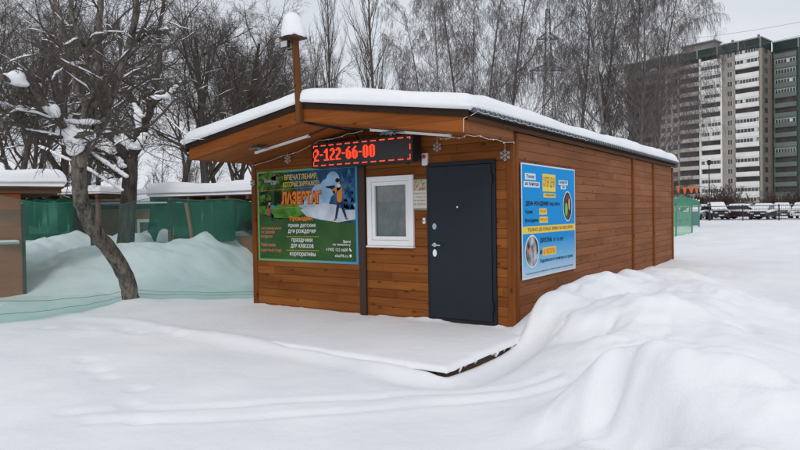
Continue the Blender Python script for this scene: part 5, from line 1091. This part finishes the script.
for q in ((xw-.05, .0, .30, .06), ):
    zlo, zhi = zpx(241, 152, 18.4), zpx(219, 152, 18.4)
    b.box(xw-.42, -.06, zlo, xw-.34, -.012, zhi, FC); b.box(xw+.34-.08, -.06, zlo, xw+.34, -.012, zhi, FC); b.box(xw-.34, -.06, zlo, xw+.26, -.012, zlo+.09, FC); b.box(xw-.34, -.06, zhi-.09, xw+.26, -.012, zhi, FC)
wn_ = b.build('window', sm['gw'], sC); MB().box(xw-.34, -.03, zlo+.09, xw+.26, -.013, zhi-.09, FC).build('pane', M['glass'], wn_)
sD, FD, LD, zD = stall(168, 290, 15.9, 14.6, 200, 'green netted stall with a thick snow roof beside the cabin corner', th=.30, over=.3)
cloth_m = net_mat('green_cloth', (.25, .55, .42), (.006, .066, .036), .95)
def cloth(F, x0, x1, z0, z1, y, label, seed, wav=.06):
    n1, n2 = 34, 18; P = np.zeros((n1, n2, 3)); rg = np.random.RandomState(seed); ph = rg.rand()*6
    for i in range(n1):
        for j in range(n2):
            u, v = i/(n1-1), j/(n2-1); x = x0+(x1-x0)*u; zb = z0+.16*math.sin(u*5+ph)+.08*math.sin(u*13+ph*2); z = z1+(zb-z1)*v-.05*abs(math.sin(u*math.pi*4))*(1-v)
            P[i, j] = F(x, y+wav*math.sin(x*7+ph+2*v)*(.25+v)+.03*math.sin(x*17+z*3), z)
    mb = MB(); mb.grid(P); c = P.reshape(-1, 3).mean(0); return tag(mb.build('shade_cloth', cloth_m, None, smooth=True, loc=(c[0], c[1], z0)), label, 'cloth')
cloth(FB_, LB_*.13, LB_*.80, zpx(242, 60, 17), zB_+.02, -.34, 'dark green shade cloth hung across the stall behind the crooked tree', 1)
cloth(FD, LD*.14, LD*.65, zpx(243, 220, 15.2), zD-.0, -.42, 'dark green shade cloth hung across the stall beside the cabin', 2)
cloth(FD, -.25, LD*.12, zpx(232, 180, 15.6), zD-.05, -.40, 'small torn green cloth at the left end of the stall beside the cabin', 3)
cloth(FD, LD*.665, LD*.80, zpx(225, 250, 15), zD-.06, -.38, 'narrow green cloth close to the cabin corner post', 4)
b = MB(); q = [at(x, y, 15.6) for x, y in ((87, 200), (92, 215), (95, 268))]; b.tube(q, [.07, .075, .08], 5)
tag(b.build('leaning_board', mat('green_board', (.03, .10, .07), .7), None, loc=q[2]), 'green board leaning against the stall behind the crooked tree', 'board')
b = MB(); q = [at(x, y, 15.0) for x, y in ((186, 203), (190, 225), (193, 250))]; b.tube(q, .05, 5)
tag(b.build('support_post', sm['brown'], None, loc=q[2]), 'brown post propping the roof edge of the stall beside the cabin', 'post')
# -- the pale green netting fence
net = thing('netting_fence', 'pale translucent green netting fence hung between tree and cabin', 'fence', (-6.3, -1.2, 0))
NP = [(-6.9, -7.5), (-6.55, -4.6), (-6.42, -3.05), (-6.42, -2.1), (-6.62, -.85), (-6.0, -.15), (-5.2, .35), (-4.9, 2.2), (-5.1, 5.0)]
def net_pts(n=150):
    P = np.array(NP); d = np.concatenate([[0], np.cumsum(np.linalg.norm(np.diff(P, axis=0), axis=1))]); s_ = np.linspace(0, d[-1], n); return np.stack([np.interp(s_, d, P[:, 0]), np.interp(s_, d, P[:, 1])], -1), s_
XY, S_ = net_pts(); nv = 26; P = np.zeros((len(XY), nv, 3))
for i, (x, y) in enumerate(XY):
    zt_ = 1.70+.05*math.sin(S_[i]*1.9)+.03*math.sin(S_[i]*4.7); zb_ = gh(x, y)-.05
    for j in range(nv):
        v = j/(nv-1); bow = .16*math.sin(math.pi*v)*(.6+.4*math.sin(S_[i]*1.3)); wr = .03*math.sin(S_[i]*9+5*v)*v+.02*math.sin(v*26+S_[i]*2)*v
        P[i, j] = (x-bow-wr, y+.3*(bow+wr), zt_+(zb_-zt_)*v)
b = MB(); b.grid(P); b.build('netting', net_mat('netting', (.80, .91, .885), (.18, .42, .36), .18), net, smooth=True)
Q = P[:, -9:].copy(); Q[:, :, 0] += .05+.03*np.sin(S_*6)[:, None]; Q[:, :, 2] = Q[:, :, 2]*(.55+.75*vnoise(S_*1.7, S_*0, 91))[:, None]+.02*np.sin(S_*4)[:, None]; Q[:, -1, 0] += .12
b = MB(); b.grid(Q); b.build('bunched_hem', net_mat('netting_hem', (.95, .985, .975), (.28, .54, .46), .15), net, smooth=True)
b = MB(); b.tube(P[:, 0], .005, 5)
for k, hh in ((-3, .0), (-6, .03)): w_ = np.clip((-P[:, k, 1]-.2)/4, .05, 1)[:, None]; b.tube(P[:, -2]*(1-w_)+P[:, k]*w_+np.array([.07, 0, .05+hh]), .0032, 4)
b.build('rope', mat('green_rope', (.07, .17, .14), .8), net)

# ------------------------------------------------------------------ right hand side: net panel, pennants, shelter, railings, lamp, cars
gn0, gn1 = at_z(692, 233.5, .2), at_z(676, 237.5, .2); gdir = unit(gn1-gn0); gn1 = gn0+gdir*(np.linalg.norm(gn1-gn0)*3.0)
GH = 1.52*np.linalg.norm(gn0-CAM)/36
sf = thing('sports_net', 'green mesh sports fence at the far corner of the cabin', 'fence', gn0)
P = np.array([[gn0+(gn1-gn0)*i/20+np.array([.03*math.sin(i*2.1), 0, (GH-.02)*j/8-.05]) for j in range(9)] for i in range(21)])
b = MB(); b.grid(P); b.build('mesh', net_mat('sports_mesh', (.82, .95, .86), (.25, .50, .35), .42), sf)
for k in range(4): q = gn0+(gn1-gn0)*k/3; b = MB(); b.tube([q-np.array([0, 0, .3]), q+np.array([0, 0, GH+.05])], .035, 8); b.build('post', mat('net_post', (.06, .16, .10), .5), sf)
b = MB()
for h_ in (.03, GH*.5, GH): b.tube([gn0+np.array([0, 0, h_]), gn1+np.array([0, 0, h_])], .016, 5)
b.build('rail', mat('net_rail', (.07, .18, .11), .5), sf)
# playground shelter with orange pennants
D2 = 44.0; c0 = at(684, 214, D2); sh = thing('play_shelter', 'green roofed play shelter half hidden behind the far end of the cabin', 'shelter', (c0[0], c0[1], .1))
gp = mat('play_green', (.05, .22, .14), .5, 0, (2, .2)); LS = lambda x, y, z: np.array([c0[0], c0[1], 0])+np.array([RT[0], RT[1], 0])*x+np.array([FW[0], FW[1], 0])*y+np.array([0, 0, z])
zr = at(684, 201, D2)[2]
b = MB(); b.prism([(-1.2, zr-.35), (1.3, zr-.35), (.9, zr+.05), (.0, zr+.32), (-.8, zr+.1)], lambda u, v: LS(u, 1.6, v), lambda u, v: LS(u, 0, v)); b.build('roof', gp, sh)
b = MB()
for x in (-1.0, 1.1):
    for y in (.1, 1.5): b.tube([LS(x, y, -.2), LS(x, y, zr-.34)], .05, 6)
b.build('post', mat('play_post', (.04, .15, .12), .5), sh); MB().box(-1.0, .05, .25, 1.1, .12, zr-.75, LS).build('side_panel', mat('play_panel', (.08, .2, .18), .6), sh)
b = MB()
for k in range(12): x = -1.1+k*.21; b.tube([LS(x, .2+.1*(k % 3), zr-.02+.25*(1-abs(x)/1.2)), LS(x+.1, .5, zr+.05+.25*(1-abs(x)/1.2))], [.07, .05], 6)
b.build('snow', M['roof_snow'], sh, smooth=True)
wire([at(664, 182, 40), at(712, 187, 40)], .012, 'thin line carrying the orange pennants', 'pennant_line', .05)
for k, px in enumerate((678, 684.5, 691, 696.5)):
    q = at(px, 186.2+(k % 2)*.9, 40); s_ = (.13, .15, .19, .12)[k]; b = MB(); F0 = lambda u, v: q+np.array([RT[0], RT[1], 0])*u+np.array([0, 0, v])
    b.prism([(-s_, 0), (-s_*.25, -.42), (s_*.25, -.44), (s_, 0)], lambda u, v: F0(u, v)+np.array([FW[0], FW[1], 0])*.02*0+np.array([FW[0], FW[1], 0])*.05*math.sin(v*6), lambda u, v: F0(u, v)-np.array([FW[0], FW[1], 0])*(.012-.05*math.sin(v*6)))
    tag(b.build('pennant', mat('pennant_orange', (.55, .11, .025), .6), None, loc=q), 'orange pennant fluttering beside the far top corner of the cabin', 'pennant', 'orange pennants on the line')
# iron railing along the car park
fa, fc = at_z(640, 221.5, .18), at_z(830, 221.0, .18); fa[2] = fc[2] = 0; fL = np.linalg.norm(fc-fa); fe = (fc-fa)/fL
rl = thing('iron_railing', 'black iron railing with small knobs along the snowy car park', 'fence', (fa[0], fa[1], .2)); ir = mat('iron', (.014, .014, .016), .5)
def FR(s_, z, o_=0): p = fa+fe*s_; return np.array([p[0], p[1], z+.15])
fd = np.linalg.norm((fa+fc)/2-CAM); RH = 13.6*fd/FPX
b = MB(); b.tube([FR(0, .18), FR(fL, .18)], .022, 4); b.tube([FR(0, RH*.78), FR(fL, RH*.78)], .022, 4); b.tube([FR(0, RH), FR(fL, RH)], .035, 4); b.build('rail', ir, rl)
bars, kn = MB(), MB(); n = int(fL/.16)
for k in range(n):
    s_ = k*.16; bars.tube([FR(s_, .0), FR(s_, RH)], .0085, 4, False)
    if k % 3 == 0:
        for h_ in ((.42, .78) if k % 2 else (.60,)): c_ = FR(s_, RH*h_); kn.tube([c_-np.array([0, 0, .055]), c_, c_+np.array([0, 0, .055])], [.02, .062, .02], 6)
bars.build('bars', ir, rl); kn.build('knobs', ir, rl)
for k in range(int(fL/3)+1): b = MB(); s_ = min(k*3.0+.9, fL); b.box(-.045, -.045, 0, .045, .045, RH+.12, lambda x, y, z: FR(s_, z)+np.array([x, y, 0])); b.build('post', ir, rl)
b = MB()
for k in range(60): s_ = k*fL/60; b.tube([FR(s_+.1, RH+.03), FR(s_+fL/120, RH+.06), FR(s_+fL/65, RH+.03)], [.02, .045, .02], 5)
b.build('snow', M['roof_snow'], rl, smooth=True)
lp = at_z(709.5, 221, .2); ld = np.linalg.norm(lp-CAM)*.9
ld = (lp-CAM)@FW; ltop = at(709.5, 160, ld)[2]
lm = thing('street_lamp', 'thin black lamp post at the railing before the apartment block', 'street lamp', (lp[0], lp[1], .1))
b = MB(); b.tube([(lp[0], lp[1], -.1), (lp[0], lp[1], .9), (lp[0], lp[1], 1.0), (lp[0], lp[1], ltop-.5)], [.10, .10, .06, .045], 8); b.build('pole', ir, lm)
b = MB(); b.tube([(lp[0], lp[1], ltop-.52), (lp[0], lp[1], ltop-.42), (lp[0], lp[1], ltop-.1), (lp[0], lp[1], ltop)], [.10, .16, .24, .05], 10); b.build('lantern', M['black'], lm)
b = MB(); b.tube([(lp[0], lp[1], ltop-.02), (lp[0], lp[1], ltop+.12)], [.20, .06], 10); b.build('snow_cap', M['roof_snow'], lm, smooth=True)
# cars, front or rear towards the railing
def car(px, depth, heading, label, paint, snow=True, suv=0, fullsnow=False):
    """x across, y along (front at -y), z up"""
    p = at(px, 215, depth); z0 = gh(p[0], p[1])+.02; o = thing('parked_car', label, 'car', (p[0], p[1], z0), 'cars parked behind the railing')
    ca, sa = math.cos(heading), math.sin(heading); F = lambda x, y, z: np.array([p[0]+ca*x-sa*y, p[1]+sa*x+ca*y, z0+z])
    H = 1.0+.12*suv; RF = 1.46+.2*suv
    secs = [(-2.15, .42, .66, .70), (-2.05, .30, .78, .80), (-1.6, .25, .88, .86), (-1.0, .24, .93, .88), (0, .24, .95, .89), (1.3, .25, .97, .89), (1.9, .28, .97, .86), (2.12, .40, .80, .78)]
    mb = MB(); rings = []
    for y, zb, zt_, w_ in secs:
        zt_ *= H; rings.append([mb.vert(F(*q)) for q in ((-w_*.92, y, zb), (-w_, y, zb+.15), (-w_, y, zt_-.14), (-w_*.86, y, zt_), (w_*.86, y, zt_), (w_, y, zt_-.14), (w_, y, zb+.15), (w_*.92, y, zb))])
    for a, c in zip(rings, rings[1:]):
        for k in range(8): mb.face(a[k], c[k], c[(k+1) % 8], a[(k+1) % 8])
    mb.face(*rings[0]); mb.face(*reversed(rings[-1])); body = mb.build('body', paint, o)
    mb = MB(); gl = [(-1.15, .92*H, .80, -.35, RF, .62), ]
    c = [F(-.80, -1.15, .915*H), F(.80, -1.15, .915*H), F(.80, 1.85, .96*H), F(-.80, 1.85, .96*H), F(-.60, -.35, RF), F(.60, -.35, RF), F(.62, 1.15+.4*suv, RF-.02), F(-.62, 1.15+.4*suv, RF-.02)]
    mb.hexa(c); mb.build('cabin_glass', mat('car_glass', (.02, .022, .025), .1), o)
    mb = MB(); mb.hexa([F(-.615, -.36, RF-.02), F(.615, -.36, RF-.02), F(.63, 1.17+.4*suv, RF-.04), F(-.63, 1.17+.4*suv, RF-.04), F(-.56, -.30, RF+.03), F(.56, -.30, RF+.03), F(.57, 1.1+.4*suv, RF+.01), F(-.57, 1.1+.4*suv, RF+.01)]); mb.build('roof', paint, o)
    for sx_ in (-1, 1):
        for y in (-1.32, 1.32):
            mb = MB(); mb.tube([F(sx_*.68, y, .31), F(sx_*.90, y, .31)], .31, 16); wo = mb.build('wheel', M['rubber'], o); mb = MB(); mb.tube([F(sx_*.90, y, .31), F(sx_*.912, y, .31)], .19, 12); mb.build('rim', M['chrome'], wo)
        mb = MB(); mb.hexa([F(sx_*.48-.16, -2.165, .60*H), F(sx_*.48+.16, -2.165, .60*H), F(sx_*.48+.16, -2.0, .60*H), F(sx_*.48-.16, -2.0, .60*H), F(sx_*.48-.16, -2.11, .72*H), F(sx_*.48+.16, -2.11, .72*H), F(sx_*.48+.16, -1.95, .72*H), F(sx_*.48-.16, -1.95, .72*H)]); mb.build('headlight', M['white_plastic'], o)
    mb = MB(); mb.box(-.26, -2.175, .40, .26, -2.151, .51, F); mb.build('number_plate', M['white_plastic'], o)
    mb = MB(); mb.box(-.32, -2.16, .56*H, .32, -2.08, .68*H, F); mb.build('grille', M['black'], o)
    if snow:
        mb = MB(); slab(mb, -.66, -.42, .66, 1.3+.4*suv, RF+.0, .20, int(px), F, 10)
        slab(mb, -.80, -1.95, .80, -1.05, .86*H, .15, int(px)+3, F, 10)
        P = np.array([[F((-.78+1.56*i/10)*(1-.16*j/8), -1.2+.85*j/8, .95*H+(RF-.90*H)*j/8+.06+.03*math.sin(i*1.7+j)) for j in range(9)] for i in range(11)])
        if fullsnow: mb.grid(P); mb.tube([F(-.86, -1.9, .78), F(-.88, 0, .95), F(-.82, 1.8, .95)], [.1, .14, .1], 6); mb.tube([F(.86, -1.9, .78), F(.88, 0, .95), F(.82, 1.8, .95)], [.1, .14, .1], 6)
        mb.build('snow_cover', M['roof_snow'], o, smooth=True)
    return o
cp = {k: mat('car_paint_'+k, c, .3, .2) for k, c in dict(black=(.015, .016, .018), red=(.06, .015, .015), white=(.7, .7, .7), grey=(.14, .15, .16), blue=(.05, .07, .10)).items()}
hd_ = math.atan2(fe[1], fe[0])
car(763, 65.5, hd_, 'dark car with a pale number plate facing the railing', cp['black'], fullsnow=True)
car(744, 67.5, hd_+1.5, 'red car buried in snow left of the dark car', cp['red'], fullsnow=True)
car(717, 68.5, hd_+.5, 'dark car under snow just right of the lamp post', cp['black'], suv=1, fullsnow=True)
car(697, 69.5, hd_, 'snow covered car at the left end of the railing', cp['white'], fullsnow=True)
car(782, 68, hd_+.3, 'dark grey car right of the car facing the railing', cp['grey'], suv=0, fullsnow=True)
car(803, 66, hd_, 'snow covered car cut by the right edge of the photo', cp['white'], fullsnow=True)
